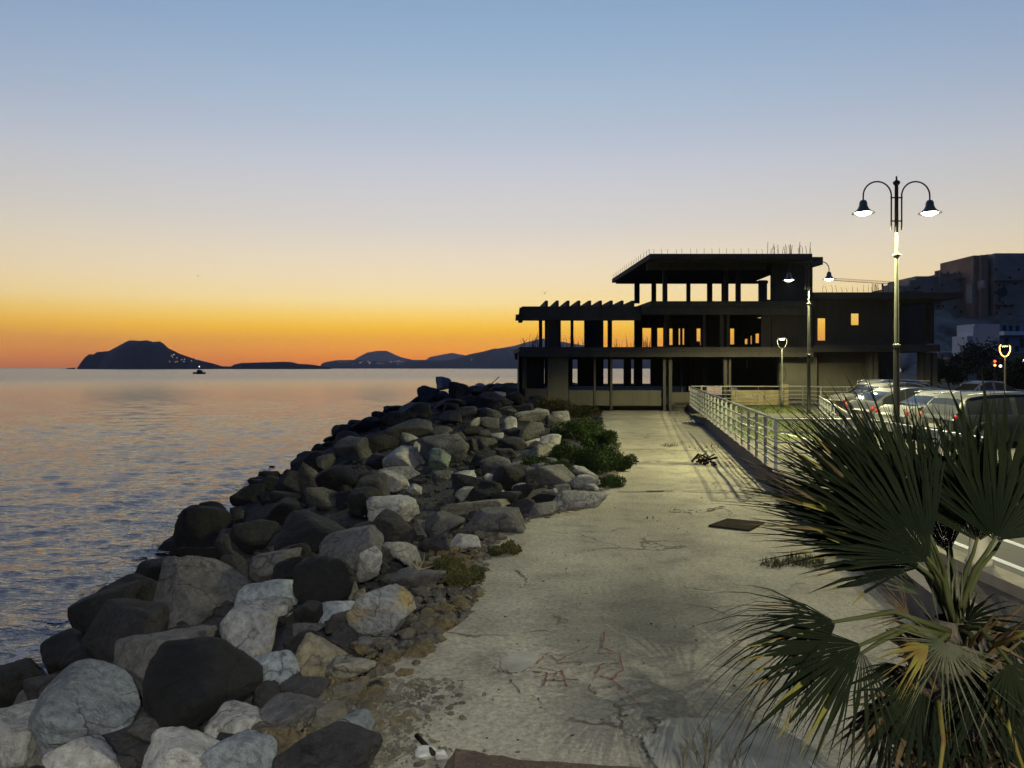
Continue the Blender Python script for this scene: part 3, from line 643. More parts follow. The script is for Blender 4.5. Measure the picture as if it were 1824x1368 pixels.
ragged('concrete_patch', [(1142,1330),(1180,1290),(1300,1282),(1420,1330),(1500,1420),(1200,1420)], .035, patchm, 'large pale cracked slab of concrete at the bottom of the path', 'patch', amp=.012)
def scribble(name, lines, mat, label, cat, wd=.010, z=.034):
    b = MB()
    for ln in lines:
        ps = [G(*p) for p in ln]; fine=[]
        for a,c in zip(ps[:-1],ps[1:]):
            for k in range(6): t=k/6; p=a.lerp(c,t); fine.append((p.x+rr.normal(0,.008),p.y+rr.normal(0,.012)))
        fine.append((ps[-1].x,ps[-1].y))
        for (x0,y0),(x1,y1) in zip(fine[:-1],fine[1:]):
            if rr.rand()<.16: continue
            d=Vector((x1-x0,y1-y0)); 
            if d.length<1e-4: continue
            n=Vector((-d.y,d.x)).normalized()*wd*rr.uniform(.4,1.3)
            b.add([(x0-n.x,y0-n.y,z),(x1-n.x,y1-n.y,z),(x1+n.x,y1+n.y,z),(x0+n.x,y0+n.y,z)],[(0,1,2,3)])
    return tag(b.build(name, mat), label, cat)
scribble('paint_scribble', [[(955,1190),(975,1169),(992,1184),(1048,1158)],[(950,1202),(975,1204),(968,1228)],[(956,1212),(990,1206),(984,1220)],[(990,1187),(1035,1185),(1032,1206)],[(975,1218),(1030,1217)],[(1076,1132),(1073,1160),(1105,1172),(1108,1200),(1090,1216),(1062,1208),(1068,1190),(1105,1188)],[(1052,1168),(1100,1170)],[(1048,1225),(1060,1245)],[(960,1196),(1000,1202),(1010,1230)],[(1088,1214),(1140,1262)]], M['red_paint'], 'faded red spray paint scribbles on the concrete path', 'graffiti', .008, .032)
scribble('crack', [[(882,1196),(888,1204),(922,1208),(945,1196)],[(906,1212),(930,1248)],[(945,1245),(968,1262)],[(1142,1330),(1150,1345),(1165,1362)],[(1165,1316),(1175,1296)]], M['crack'], 'dark cracks around the worn patch in the path', 'crack', .007, .038)
scribble('crack', [[(1200,911),(1250,913),(1290,905)],[(1215,877),(1366,878)],[(1090,803),(1170,801),(1260,806)],[(1110,826),(1180,824),(1250,828)],[(1300,885),(1340,886)],[(1100,878),(1200,877)]], M['crack'], 'dark joints running across the path before the railing', 'crack', .045, .034)
def tuft(b, c, n, h, r, mat=None):
    for k in range(n):
        a = rr.rand()*6.28; q = rr.rand()**.5*r; x,y = c[0]+q*math.cos(a), c[1]+q*math.sin(a); hh = h*rr.uniform(.4,1.1); l = rr.normal(0,h*.6,2); w=.006+h*.02
        p0=Vector((x,y,c[2])); p1=Vector((x+l[0]*.4,y+l[1]*.4,c[2]+hh*.6)); p2=Vector((x+l[0],y+l[1],c[2]+hh)); s=Vector((math.cos(a*3),math.sin(a*3),0))*w
        b.add([p0-s,p0+s,p1-s*.7,p1+s*.7,p2],[(0,1,3,2),(2,3,4)])
def weed(name, pts, n, h, r, mat, label, cat='weeds'):
    b = MB()
    for p in pts: tuft(b, p, n, h, r)
    return tag(b.build(name, mat), label, cat)
weed('weed_tuft', [G(1375,1008),G(1400,1006),G(1425,1000),G(1440,1008),G(1452,1002)], 70, .11, .16, M['weed'], 'low dark weed growing on the path beside the palm shadow')
weed('weed_tuft', [G(1186,795),G(1198,795)], 25, .16, .2, M['weed'], 'small weed tuft in the far joint of the path')
weed('weed_tuft', [G(1238,800),G(1262,805),G(1275,798)], 18, .12, .35, M['weed'], 'sparse weeds in the joint beside the railing shadow')
weed('weed_tuft', [G(1212,912),G(1160,925),G(1300,922)], 10, .05, .2, M['weed'], 'faint creeping weeds near the hatch cover')
db = MB(); c = G(1252,828)
for k in range(16):
    a = c+Vector((rr.normal(0,.13),rr.normal(0,.1),rr.uniform(.02,.25))); d=Vector((rr.normal(),rr.normal(),rr.normal(0,.5))).normalized()*.16; db.tube([a-d,a+d],rr.uniform(.015,.035),5)
tag(db.build('debris_heap', M['iron']), 'small dark heap of broken wood and rubbish on the path', 'debris')
# litter at the lower left margin of the path
c = G(758,1350); v,f = rockmesh(3, 77, rough=.16); v = v*np.array([.085,.05,.032])+np.array([c.x,c.y,.03]); bg_ = MB(); bg_.add(v.tolist(), f)
v,f = rockmesh(3, 78, rough=.16); v = v*np.array([.045,.025,.018])+np.array([c.x+.1,c.y+.02,.025]); bg_.add(v.tolist(), f)
tag(bg_.build('plastic_bag', M['white_plastic'], smooth=True), 'crumpled white plastic bag lying by the gravel at the bottom', 'bag')
a, b2 = G(742,1310,.03), G(772,1342,.05); tag(MB().tube([a,a.lerp(b2,.5),b2],[.016,.016,.018],10).build('iron_pipe', M['iron'], smooth=True), 'short dark iron pipe lying beside the white bag', 'pipe')
# brown tuff parapet block right under the viewpoint
tb = MB(); D0=2.45; t0=[(X(812,D0),D0,Z(1333,D0)),(X(905,D0),D0-.02,Z(1344,D0)),(X(1190,D0),D0-.03,Z(1364,D0)),(X(1260,D0),D0-.05,Z(1372,D0))]
fr=[(p[0],1.9,p[2]-.02) for p in t0]; lo=[(p[0],D0-.02,.4) for p in t0]; le=[(X(786,D0),D0-.05,Z(1368,D0)),(X(786,D0),1.9,Z(1372,D0)),(X(775,D0),D0-.05,.4)]
tb.add(t0+fr+lo+le,[(0,4,5,1),(1,5,6,2),(2,6,7,3),(8,0,1,9),(9,1,2,10),(10,2,3,11),(12,13,4,0),(14,12,0,8)])
o = tb.build('tuff_block', M['tuff']); tag(o,'brown rough tuff parapet block at the bottom edge of the picture','stone block')
md = o.modifiers.new('s','SUBSURF'); md.levels=md.render_levels=4; md.subdivision_type='SIMPLE'; tx=bpy.data.textures.new('tuffn','CLOUDS'); tx.noise_scale=.05; dm=o.modifiers.new('d','DISPLACE'); dm.texture=tx; dm.strength=.018
# dry twigs at the bottom edge
for px,py,h,lab in ((1212,1385,.30,'dry branching twig plant left of the two at the bottom edge'),(1255,1385,.42,'tall bushy dry twig plant at the bottom of the path'),(1310,1390,.30,'thin dry twig plant nearest the palm at the bottom edge')):
    c = G(px,py); b = MB()
    def br(p, d, L, r, lv):
        q = p+d*L; b.tube([p,p.lerp(q,.5)+Vector((rr.normal(0,.004),0,0)),q],[r,r*.8,r*.5],4)
        if lv: 
            for k in range(3 if lv>1 else 4): br(p.lerp(q,.4+.2*k), (d+Vector((rr.normal(0,.35),rr.normal(0,.35),.2))).normalized(), L*.5, r*.6, lv-1)
    for k in range(5 if h>.4 else 2): br(c+Vector((rr.normal(0,.02),rr.normal(0,.02),0)), Vector((rr.normal(0,.22),rr.normal(0,.2),1)).normalized(), h*.6, .004, 2)
    tag(b.build('dry_plant', M['twig']), lab, 'plant')
# bare branch and stick among the rocks
p=P(745,1015,hit(745,1040)); b=MB(); 
for d in ((-.22,0,.22),(-.1,0,.3),(.08,0,.2),(.18,0,.05)): b.tube([p,p+Vector(d)*.6+Vector((.02,0,0)),p+Vector(d)],[.008,.006,.003],5)
tag(b.build('dry_branch', M['twig']), 'bare pale branch between the rocks beside the path', 'branch')
tag(MB().tube([P(872,687,50),P(889,671,50.3)],.03,5).build('leaning_stick', M['bark']), 'thin stick leaning out of the far crest rocks', 'stick')
fm_ = MB(); fr2 = np.random.RandomState(31)
for k in range(46):
    y_ = fr2.uniform(10,34) if k>8 else fr2.uniform(15.2,17.4); x_ = float(shore(y_))+fr2.normal(.15,.28)
    for j in range(9):
        cx2,cy2 = x_+fr2.normal(0,.16), y_+fr2.normal(0,.16); n_=7; rr_=fr2.uniform(.02,.075)
        fm_.add([(cx2+rr_*fr2.uniform(.5,1.6)*math.cos(6.283*i/n_)*1.6, cy2+rr_*fr2.uniform(.5,1.3)*math.sin(6.283*i/n_), SEA+.055+fr2.uniform(0,.02)) for i in range(n_)],[tuple(range(n_))])
tag(fm_.build('foam', plain('sea_foam',(.45,.46,.48),.9,0,.1,5,0)), 'thin flecks of foam where the sea laps the black rocks', 'foam', kind='stuff')
# ------------------------------------------------------------------ shrubs
def shrub(loc, r, h, n, seed, label, mat='shrub', leaf=.05, name='shrub', cat='shrub'):
    r_ = np.random.RandomState(seed); root = empty(name, loc); tag(root, label, cat); b = MB()
    lobes = [(Vector((r_.normal(0,r*.45),r_.normal(0,r*.45),h*r_.uniform(.25,.75))), r*r_.uniform(.3,.55)) for _ in range(9)]
    for k in range(n):
        c,lr = lobes[r_.randint(9)]; d = Vector(r_.normal(size=3)).normalized(); rad = lr*r_.uniform(.55,1.08); p = c+Vector((d.x*rad,d.y*rad,d.z*rad*.85))
        if p.z < .02: p.z = abs(p.z)*.3+.02
        u = Vector(r_.normal(size=3)); u = (u+d*1.2+Vector((0,0,.9))).normalized(); s = leaf*r_.uniform(.6,1.5); w = u.cross(d).normalized()*s*.28 if u.cross(d).length>.01 else Vector((s*.3,0,0))
        b.add([p,p+u*s*.5+w,p+u*s,p+u*s*.5-w],[(0,1,2,3)])
    b.build('foliage', M[mat], root)
    st = MB()
    for k in range(7): 
        c,lr = lobes[k]; st.tube([(0,0,0),tuple(c*.5+Vector((r_.normal(0,.03),0,0))),tuple(c)],[.018,.012,.005],4)
    st.build('stem', M['bark'], root); return root
for i,(px,py,w,h,lab) in enumerate([(1035,760,85,48,'rounded green shrub furthest back by the left path edge'),(1072,775,60,56,'bushy green shrub behind the biggest one at the path'),
    (1058,808,110,60,'biggest green shrub spilling over the left path edge'),(1105,817,40,44,'small dark green shrub jutting out onto the path'),(1010,800,60,40,'low olive shrub between the tan slab and the biggest shrub'),
    (1000,830,70,40,'dark olive shrub above the pale flat rock'),(1085,856,56,22,'low flat dark shrub at the pale boulder on the path edge'),(960,825,70,30,'low dark shrub among the rocks before the tan slab'),
    (905,835,50,26,'small dark shrub on the bank amid black boulders'),(985,735,80,26,'low grassy shrub in front of the ruin'),(1040,735,60,24,'low grassy shrub at the far left corner of the path'),
    (825,1020,56,60,'dry olive shrub beside the long grey slab'),(800,1000,50,40,'dry brown shrub behind the long grey slab'),(900,975,40,20,'tiny dry weed shrub at the wide grey boulder')]):
    g = G(px,py+h/2); D = g.y; m = D/F; z0 = max(float(terr(g.x,g.y)),-.1) if g.x<edge(g.y) else 0
    shrub((g.x,g.y,z0), w*m*.48, h*m*.62, int(1600+ w*h*1.3), 40+i, lab, 'weed' if i in (9,10,11,12,13) else 'shrub', (.035+.0016*D)*.72)
gs = MB()
for k in range(260):
    px = rr.uniform(925,1230); p = Vector((X(px,46.5)-rr.rand()*0.6, 48.1-rr.rand()*2.0, .0)); tuft(gs, p, 5, .4, .25)
tag(gs.build('rough_grass', M['weed']), 'strip of rough grass between the path end and the ruin', 'grass', kind='stuff')
gl = MB()
for (y0,y1,x1) in ((23,33,11.2),(36,43.2,14.5)):
    for k in range(2600): y=rr.uniform(y0,y1); p=Vector((rr.uniform(fx(y)+.4,x1+(y-y0)*.15),y,.405)); tuft(gl, p, 1, .09, .05)
tag(gl.build('lawn_grass', leafmat('lawn_blade',(.05,.065,.015),(.075,.08,.025))), 'mown grass of the enclosed lawn behind the railing', 'grass', kind='stuff')
# ------------------------------------------------------------------ lamps
def pt_light(loc, energy, c=LAMP_COL, rad=.09, parent=None, name='lamp_light', spot=False):
    l = bpy.data.lights.new(name, 'SPOT' if spot else 'POINT'); l.energy = energy
    if spot: l.spot_size = R(152 if c == LAMP_COL else 168); l.spot_blend = .22
    l.color = c; l.shadow_soft_size = rad
    o = bpy.data.objects.new(name, l); col.objects.link(o); o.location = loc
    if parent: o.parent = parent
    return o
def street_lamp(x, y, z0, rz, label, energy, lc=LAMP_COL, group='double armed street lamps'):
    t = empty('street_lamp', (x,y,z0), rz); tag(t, label, 'street lamp', group)
    b = MB().lathe([(.0,0),(.13,0),(.13,.04),(.09,.10),(.082,.9),(.078,2.6),(.075,2.78)],18); b.build('pole_base', M['pole_dark'], t, True)
    b = MB().lathe([(.062,2.78),(.058,4.0),(.044,5.2),(.036,5.26),(.034,5.9)],18); b.build('pole', M['pole'], t, True)
    for z in (2.78, 5.22): MB().lathe([(.0,z-.05),(.05,z-.05),(.10,z+.01),(.10,z+.045),(.05,z+.07),(0,z+.07)],18).build('collar', M['pole'], t, True)
    MB().lathe([(.0,5.86),(.05,5.86),(.046,7.12),(.085,7.17),(.095,7.22),(.03,7.27),(.018,7.31),(.028,7.35),(0,7.39)],16).build('mast_top', M['pole_dark'], t, True)
    for s in (-1,1):
        r_ = .38; cx = s*(.14+r_); pts=[(s*.14,0,5.92),(s*.14,0,6.85)]+[(cx-s*r_*math.cos(a),0,6.85+r_*math.sin(a)) for a in np.linspace(.15,math.pi,16)]+[(cx+s*r_,0,6.7)]
        arm = MB().tube(pts,.021,8); arm.box((min(s*.03,s*.16),-.02,6.15),(max(s*.03,s*.16),.02,6.18)); arm.box((min(s*.03,s*.16),-.02,6.78),(max(s*.03,s*.16),.02,6.81)); arm.build('arm', M['pole_dark'], t, True)
        hx = cx+s*r_
        MB().lathe([(0,6.74),(.07,6.72),(.10,6.66),(.105,6.58),(.14,6.50),(.21,6.42),(.285,6.385),(.29,6.37),(.27,6.375),(.20,6.40),(.125,6.48),(.09,6.58),(.0,6.60)],24,(hx,0,0)).build('lamp_shade', M['shade'], t, True)
        MB().lathe([(0,6.31),(.10,6.32),(.20,6.372),(.15,6.42),(0,6.44)],18,(hx,0,0)).build('bulb', M['bulb'], t, True)
        pt_light((hx,0,6.26), energy, lc, rad=.025, parent=t, spot=True)
    return t
street_lamp(10.4, 20.5, .404, R(0), 'tall double armed street lamp rising in front of the parked cars, both lamps lit', 3400)
street_lamp(14.1, 36.0, .404, R(-12), 'double armed street lamp further away before the concrete tower', 2200)
street_lamp(2.0, -7.5, .404, R(20), 'double armed street lamp standing behind the viewpoint', 4000, (1,.97,.80))
def park_lamp(x, y, z0, h, label, bulb, energy, c):
    t = empty('park_lamp', (x,y,z0)); tag(t, label, 'park lamp', 'small ring headed lamps')
    MB().lathe([(0,0),(.09,0),(.08,.5),(.05,.55),(.04,h-.5),(0,h-.5)],14).build('pole', M['pole'], t, True)
    b = MB()
    for s in (-1,1): b.tube([(0,0,h-.52),(s*.16,0,h-.42),(s*.26,0,h-.22),(s*.27,0,h-.02),(s*.2,0,h+.1)],.022,6)
    b.build('fork', bulb if energy<55 else M['pole'], t, True)  # weaker lamp's fork glows like its bulb, painting lamplight onto the metal
    MB().lathe([(0,h+.12),(.2,h+.10),(.22,h+.06),(.2,h+.04),(0,h+.04)],16).build('cap', M['shade'], t, True)
    MB().lathe([(0,h-.0),(.12,h+.0),(.14,h+.03),(0,h+.035)],16).build('bulb', bulb, t, True)
    pt_light((0,0,h-.1), energy, c, .05, t)
park_lamp(X(1393,42), 42, .404, 3.75, 'small ring headed lamp glowing before the concrete tower', M['bulb'], 60, LAMP_COL)
park_lamp(X(1790,38), 38, .404, 3.25, 'small ring headed lamp glowing orange before the white houses', M['glow_warm'], 25, (1,.5,.2))
# bollard by the road
t = MB().lathe([(0,0),(.13,0),(.13,.05),(.10,.08),(.085,.35),(.10,.42),(.10,.75),(.06,.86),(0,.92)],20); o=t.build('bollard', plain('bollard_cream',(.5,.46,.3),.6,0,.08,5,.1), None, True); o.location=(4.96,8.05,.52); tag(o,'cream bollard on the kerb seen between the palm stalks','bollard')
# ------------------------------------------------------------------ cars
def car(loc, rz, L, Wd, H, prof, paint, label, tail=True):
    t = empty('parked_car', loc, rz); tag(t, label, 'car', 'parked cars')
    xs = np.linspace(0,1,61); top = np.interp(xs, [p[0] for p in prof], [p[1] for p in prof])*H
    k = np.array([.15,.7,1,.7,.15]); k/=k.sum(); tp = np.pad(top,2,'edge'); top = np.convolve(tp,k,'valid')
    belt = .60*H; hw = Wd/2*(1-.10*np.abs(2*xs-1)**4-.04*np.abs(2*xs-1)**12); nose = .10*np.clip(1-xs*14,0,1)+.08*np.clip((xs-.93)*14,0,1)
    verts=[]; nj=13
    for i,x in enumerate(xs):
        T=top[i]; bz=min(belt, T-.03); w=hw[i]; rw = w*(1-.24*np.clip((T-belt)/(H-belt),0,1)); x_=(x-.5)*L
        half=[(w*.93,.20),(w*.985,.34),(w,.48*H/1.5+.02),(w*.985,bz-.06),(w*.96,bz),(w*.96*.5+rw*.5, bz+(T-bz)*.5),(rw, T-.055 if T>belt+.1 else T-.02),(rw*.86,T-.012),(rw*.5,T),(0,T+.008)]
        ring=[(x_,-a,b) for a,b in half]+[(x_,a,b) for a,b in half[-2::-1]]; verts.append(ring)
    n=len(verts[0]); V=[v for r_ in verts for v in r_]; body=[];glass=[];wind=[]
    def idx(i,j): return i*n+j
    ca = [i for i in range(61) if top[i] > .90*H]; c0,c1=ca[0],ca[-1]
    base0 = next(i for i in range(61) if top[i]>belt+.05); base1 = max(i for i in range(61) if top[i]>belt+.05)
    for i in range(60):
        for j in range(n-1):
            f=(idx(i,j),idx(i+1,j),idx(i+1,j+1),idx(i,j+1)); jj=j if j<9 else n-2-j
            if jj in (4,5) and base0+3<=i<=base1-4 and i not in ((c0+c1)//2,(c0+c1)//2-1): glass.append(f)
            elif jj>=7 and (base0<i<c0-1 or c1<i<base1-1): wind.append(f)
            else: body.append(f)
    body.append(tuple(idx(0,j) for j in range(n))[::-1]); body.append(tuple(idx(60,j) for j in range(n)))
    def sub(name, fs, mat, off=0):
        used=sorted({q for f in fs for q in f}); mp={q:k_ for k_,q in enumerate(used)}
        me=bpy.data.meshes.new(name); me.from_pydata([V[q] for q in used],[],[tuple(mp[q] for q in f) for f in fs]); me.update(); return link(name,me,mat,t,True)
    bo=sub('body',body,paint); 
    for lo_,hi_ in ((0,9),(9,99)):
        for a_,b2_ in ((0,(c0+c1)//2),((c0+c1)//2,99)):
            gg=[f for f in glass if lo_<=f[0]%n<hi_ and a_<=f[0]//n<b2_]
            if gg: sub('side_window',gg,M['car_glass'])
    for nm_,gg in (('windscreen',[f for f in wind if f[0]//n<30]),('rear_window',[f for f in wind if f[0]//n>=30])):
        if gg: sub(nm_,gg,M['car_glass'])
    for xw in (-.31*L,.31*L):
        for s in (-1,1):
            w=MB(); 
            prof_=[(.20,-.10),(.30,-.105),(.325,-.06),(.325,.06),(.30,.105),(.20,.10)]
            ring=MB().lathe(prof_,26); ring.v=[(v[0]+xw,v[2]+s*(Wd/2-.10),v[1]+.325) for v in ring.v]; tyre=ring.build('wheel',M['rubber'],t,True)
            rm=MB().lathe([(0,.07),(.06,.085),(.17,.07),(.205,.095),(.205,-.05),(0,-.05)],20); rm.v=[(v[0]+xw,(v[2] if s>0 else -v[2])+s*(Wd/2-.085),v[1]+.325) for v in rm.v]
            r2=rm.build('rim',M['rim'],tyre,True)
            ar=MB().lathe([(.33,-.02),(.395,-.02),(.405,.0),(.395,.02),(.33,.02)],26); ar.v=[(v[0]+xw,v[2]+s*(Wd/2-.005),max(.16,v[1]+.33)) for v in ar.v]; ar.build('wheel_arch',M['rubber'],t,True)
    for s in (-1,1):
        def blob(cx,cy,cz,a,b_,c_): 
            v,f=ICO[3]; return MB().add((v*np.array([a,b_,c_])+np.array([cx,cy,cz])).tolist(),f)
        blob(-L/2+.13,s*Wd*.36,.44*H,.13,.20,.085).build('headlight',M['head_lens'],t,True)
        blob(L/2-.09,s*Wd*.42,.54*H,.07,.055,.085).build('tail_light',M['red_lens'],t,True)
        blob(-.16*L,s*(Wd/2+.07),.63*H,.08,.10,.07).build('wing_mirror',paint,t,True)
        MB().tube([(-.16*L,s*hw[30]*.97,.62*H),((c0/60-.5)*L,s*hw[30]*.80,H*.955),(0,s*hw[30]*.775,H*1.0),((c1/60-.5)*L,s*hw[30]*.79,H*.955)],.02,6).build('roof_rail',M['chrome'],t,True)
    MB().box((-L/2-.012,-.55,.30),(-L/2+.06,.55,.46)).build('grille',M['window_dark'],t)
    MB().box((L/2-.04,-.26,.50),(L/2+.012,.26,.61)).build('number_plate',M['white_plastic'],t)
    return t
suv=[(0,.42),(.03,.55),(.12,.62),(.25,.68),(.36,.93),(.45,1),(.75,.99),(.90,.93),(.97,.70),(1,.45)]
hatch=[(0,.40),(.03,.52),(.12,.60),(.24,.66),(.38,.93),(.50,1),(.70,.98),(.85,.86),(.95,.68),(1,.45)]
sedan=[(0,.38),(.03,.50),(.14,.58),(.28,.65),(.42,.94),(.52,1),(.66,.97),(.82,.72),(.95,.69),(1,.45)]
def cpaint(n,c,r=.5,m=.4): 
    m_=plain(n,c,r,0,.03,2,0); m_.node_tree.nodes['Principled BSDF'].inputs['Coat Weight'].default_value=.15; m_.node_tree.nodes['Principled BSDF'].inputs['Coat Roughness'].default_value=.04; return m_
def carloc(px, D): return (X(px,D), D, .405)
car(carloc(1572,33.5), R(14), 4.5,1.85,1.68, suv, cpaint('paint_black',(.01,.01,.012)), 'black sport utility car with roof rails, furthest left of the parked cars')
car(carloc(1608,30), R(192), 4.3,1.8,1.62, hatch, cpaint('paint_graphite',(.015,.015,.018)), 'dark grey hatchback with lit red tail light second in the row')
car(carloc(1628,26.4), R(188), 4.3,1.8,1.52, hatch, cpaint('paint_silver',(.05,.05,.055)), 'silver hatchback with red tail light behind the tall street lamp')
car(carloc(1700,24.0), R(186), 4.4,1.8,1.48, sedan, cpaint('paint_white',(.11,.115,.125)), 'pale silver saloon car seen through the palm fronds')
car(carloc(1800,21.6), R(184), 4.5,1.85,1.52, suv, cpaint('paint_dark_silver',(.025,.027,.03)), 'dark silver car nearest the right edge behind the palm')
car(carloc(1745,40), R(5), 4.5,1.8,1.5, sedan, cpaint('paint_blue',(.05,.06,.12)), 'dark blue car parked in the far row before the tree')
# ------------------------------------------------------------------ far right: fortress, cliff, houses, trees, crane
ft = empty('fortress', (X(1720,330),330,0)); tag(ft, 'massive old fortress on the cliff stepping up to the right edge', 'fortress')
for (x0,x1,y0,y1,D,m,nm) in ((1602,1623,509,580,330,'fort','wall_block'),(1620,1634,499,580,332,'fort','wall_block'),(1631,1680,492,580,334,'fort','wall_block'),(1676,1724,487,590,331,'fort','wall_block'),
      (1722,1737,470,590,328,'fort_warm','tower'),(1734,1750,455,600,322,'fort_warm','tower'),(1748,1760,454,600,320,'fort_warm','tower'),(1758,1774,453,600,324,'fort','main_block'),(1772,2150,451,600,318,'fort','main_block')):
    ch(nm, MB().box((X(x0,D),D,Z(y1,D)),(X(x1,D),D+25,Z(y0,D))), M[m], ft)
fr_ = np.random.RandomState(21)
for k in range(60):
    px = fr_.uniform(1606,1820); py = fr_.uniform(500 if px<1720 else 475, 565); D=317.6 if px>1772 else (321.5 if px>1750 else 330-.0)
    if 1634<px<1734 or px<1622: D=329.6 if px<1622 else 330.6
    ch('window', MB().box((X(px,D),D-.3,Z(py+3.5,D)),(X(px+fr_.uniform(1.2,2.6),D),D+.6,Z(py,D))), M['window_dark'], ft)
for k,px in enumerate((1665,1672,1684,1696,1702)): ch('chimney', MB().box((X(px,333),331.5,Z(493,333)),(X(px+3,333),332.5,Z(484+k%2,333))), M['fort'], ft)
for (px,y0,y1) in ((1726,506,540),(1747,500,514)): ch('buttress', MB().box((X(px,316),314,Z(y1,316)),(X(px+4,316),318,Z(y0,316))), M['fort'], ft)
for (x0_,x1_,py_) in ((1772,1824,498),(1775,1812,541),(1636,1672,512),(1736,1757,488),(1636,1676,535),(1679,1720,520)): ch('ledge', MB().box((X(x0_,316),(316 if x0_>1760 else 328),Z(py_+1.4,316)),(X(x1_,316),(319 if x0_>1760 else 336),Z(py_,316))), M['fort_warm'], ft)
# circular opening in the main block
rb = MB().lathe([(0,-.4),(2.0,-.4),(2.0,.4),(0,.4)],20); rb.v=[(v[0]*1.0+X(1790,316),v[2]+317.8,v[1]+Z(520,316)) for v in rb.v]; ch('round_opening', rb, M['window_dark'], ft)
# cliff below
cx_ = np.linspace(X(1560,300),X(2900,300),200); cz_ = np.linspace(0,1,40); vs=[];fs=[]
for i,x in enumerate(cx_):
    px = CX+x*F/300; topz = Z(float(np.interp(px,[1560,1600,1640,1720,1760,1900,2300,2900],[600,545,540,545,560,555,560,600])),300)
    for j,t_ in enumerate(cz_):
        n_ = noise.noise((x*.06,t_*3,3))*9+noise.noise((x*.2,t_*9,7))*3; vs.append((x, 268+ t_*52+n_, -1+(topz+1)*t_+noise.noise((x*.15,t_*6,1))*1.5))
for i in range(199):
    for j in range(39): a=i*40+j; fs.append((a,a+40,a+41,a+1))
o=MB().add(vs,fs).build('cliff', M['cliff'], None, True); tag(o, kind='structure')
hs = empty('white_house', (X(1770,150),150,.3)); tag(hs, 'white seaside house with an arched loggia below the fortress', 'house')
wh=M['white_house']
ch('wall', MB().box((X(1736,150),150,.3),(X(1762,150),156,Z(577,150))), wh, hs)
ch('wall', MB().box((X(1722,151),151,.3),(X(1735.8,151),156,Z(598,151))), wh, hs)
ch('wall', MB().box((X(1762.2,150),150.6,Z(588,150)),(X(1778,150),156,Z(577,150))), wh, hs)
ch('wall', MB().box((X(1774,150),150.2,.3),(X(1780,150),156,Z(577.5,150))), wh, hs)
ch('arch', MB().lathe([(1.0,-.3),(1.9,-.3),(1.9,.3),(1.0,.3)],24), wh, hs); a=hs.children[-1]; 
for v in a.data.vertices: v.co=(v.co.x*.8+X(1768,150), v.co.z+150.9, v.co.y*1.2+Z(600,150))
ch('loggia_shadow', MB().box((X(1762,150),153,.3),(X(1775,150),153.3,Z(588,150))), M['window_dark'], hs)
for (x0,y0) in ((1737.5,580),(1743,580),(1736.8,600),(1742.8,600)): ch('window', MB().box((X(x0,149.9),149.85,Z(y0+8,149.9)),(X(x0+2.6,149.9),150.1,Z(y0,149.9))), M['window_dark'], hs)
for k in range(7): ch('pilaster', MB().box((X(1722+2*k,150.9),150.7,.3),(X(1723+2*k,150.9),151.1,Z(599,151))), wh, hs)
h2 = empty('blue_grey_house', (X(1805,140),140,.3)); tag(h2, 'pale blue grey house with balconies at the right edge', 'house')
hm = plain('house_blue', (.26,.30,.40), .9,0,.1,.4,.2)
ch('wall', MB().box((X(1780.5,140),140,Z(630,140)),(X(1850,140),148,Z(577,140))), hm, h2)
ch('plinth', MB().box((X(1779,140),139.7,.3),(X(1850,140),148,Z(631,140))), M['yellow_wall'], h2)
ch('balcony', MB().box((X(1786,139),138.6,Z(597,139)),(X(1850,139),139.98,Z(590,139))), wh, h2)
for (x0,y0,h_) in ((1787,580,10),(1798,580,10),(1810,580,10),(1809,616,10),(1790,603,22),(1818,603,16)): ch('window', MB().box((X(x0,139.9),139.8,Z(y0+h_,139.9)),(X(x0+5,139.9),140.1,Z(y0,139.9))), M['window_dark'], h2)
# more low buildings/walls in the harbour
for i,(x0,x1,y0,D,lab) in enumerate(((1672,1712,628,170,'low grey harbour shed below the cliff'),(1700,1780,640,120,'low dark boundary wall beyond the far cars'))):
    r_ = empty('harbour_shed' if i==0 else 'boundary_wall',(X((x0+x1)/2,D),D,.3)); tag(r_,lab,'shed' if i==0 else 'wall')
    ch('wall', MB().box((X(x0,D),D,.3),(X(x1,D),D+5,Z(y0,D))), M['fort'], r_)
    ch('coping', MB().box((X(x0,D)-.3,D-.3,Z(y0,D)+.01),(X(x1,D)+.3,D+5.3,Z(y0,D)+.35)), M['white_house'] if i==0 else M['fort'], r_)
def tree(x, y, z0, h, r, seed, label, trunk=.35):
    r_=np.random.RandomState(seed); t=empty('tree',(x,y,z0)); tag(t,label,'tree','trees of the harbour front'); tr=MB()
    tr.tube([(0,0,0),(r_.normal(0,.1),0,h*trunk),(r_.normal(0,.2),0,h*.75)],[h*.035,h*.025,h*.008],8)
    lobes=[]
    for k in range(12):
        a=r_.rand()*6.28; q=r*r_.uniform(.15,.75); c=Vector((q*math.cos(a),q*math.sin(a),h*r_.uniform(trunk+.12,.9))); lobes.append((c,r*r_.uniform(.28,.5)))
        tr.tube([(0,0,h*trunk*.9),tuple(c*.5+Vector((0,0,h*trunk*.4))),tuple(c)],[h*.015,h*.01,h*.004],5)
    tr.build('trunk',M['bark'],t); b=MB(); leaf=max(.06,y*.0022)
    for k in range(3000):
        c,lr=lobes[r_.randint(12)]; d=Vector(r_.normal(size=3)).normalized(); p=c+d*lr*r_.uniform(.5,1.1); u=Vector(r_.normal(size=3)).normalized(); w=u.cross(d)
        w = w.normalized()*leaf*.5 if w.length>.01 else Vector((leaf*.5,0,0)); b.add([p,p+u*leaf+w,p+u*leaf*1.8,p+u*leaf-w],[(0,1,2,3)])
    b.build('crown',M['tree_leaf'],t)
tree(X(1745,95),95,.3,(Z(612,95)-.3),3.0,3,'dark rounded tree in front of the white house')
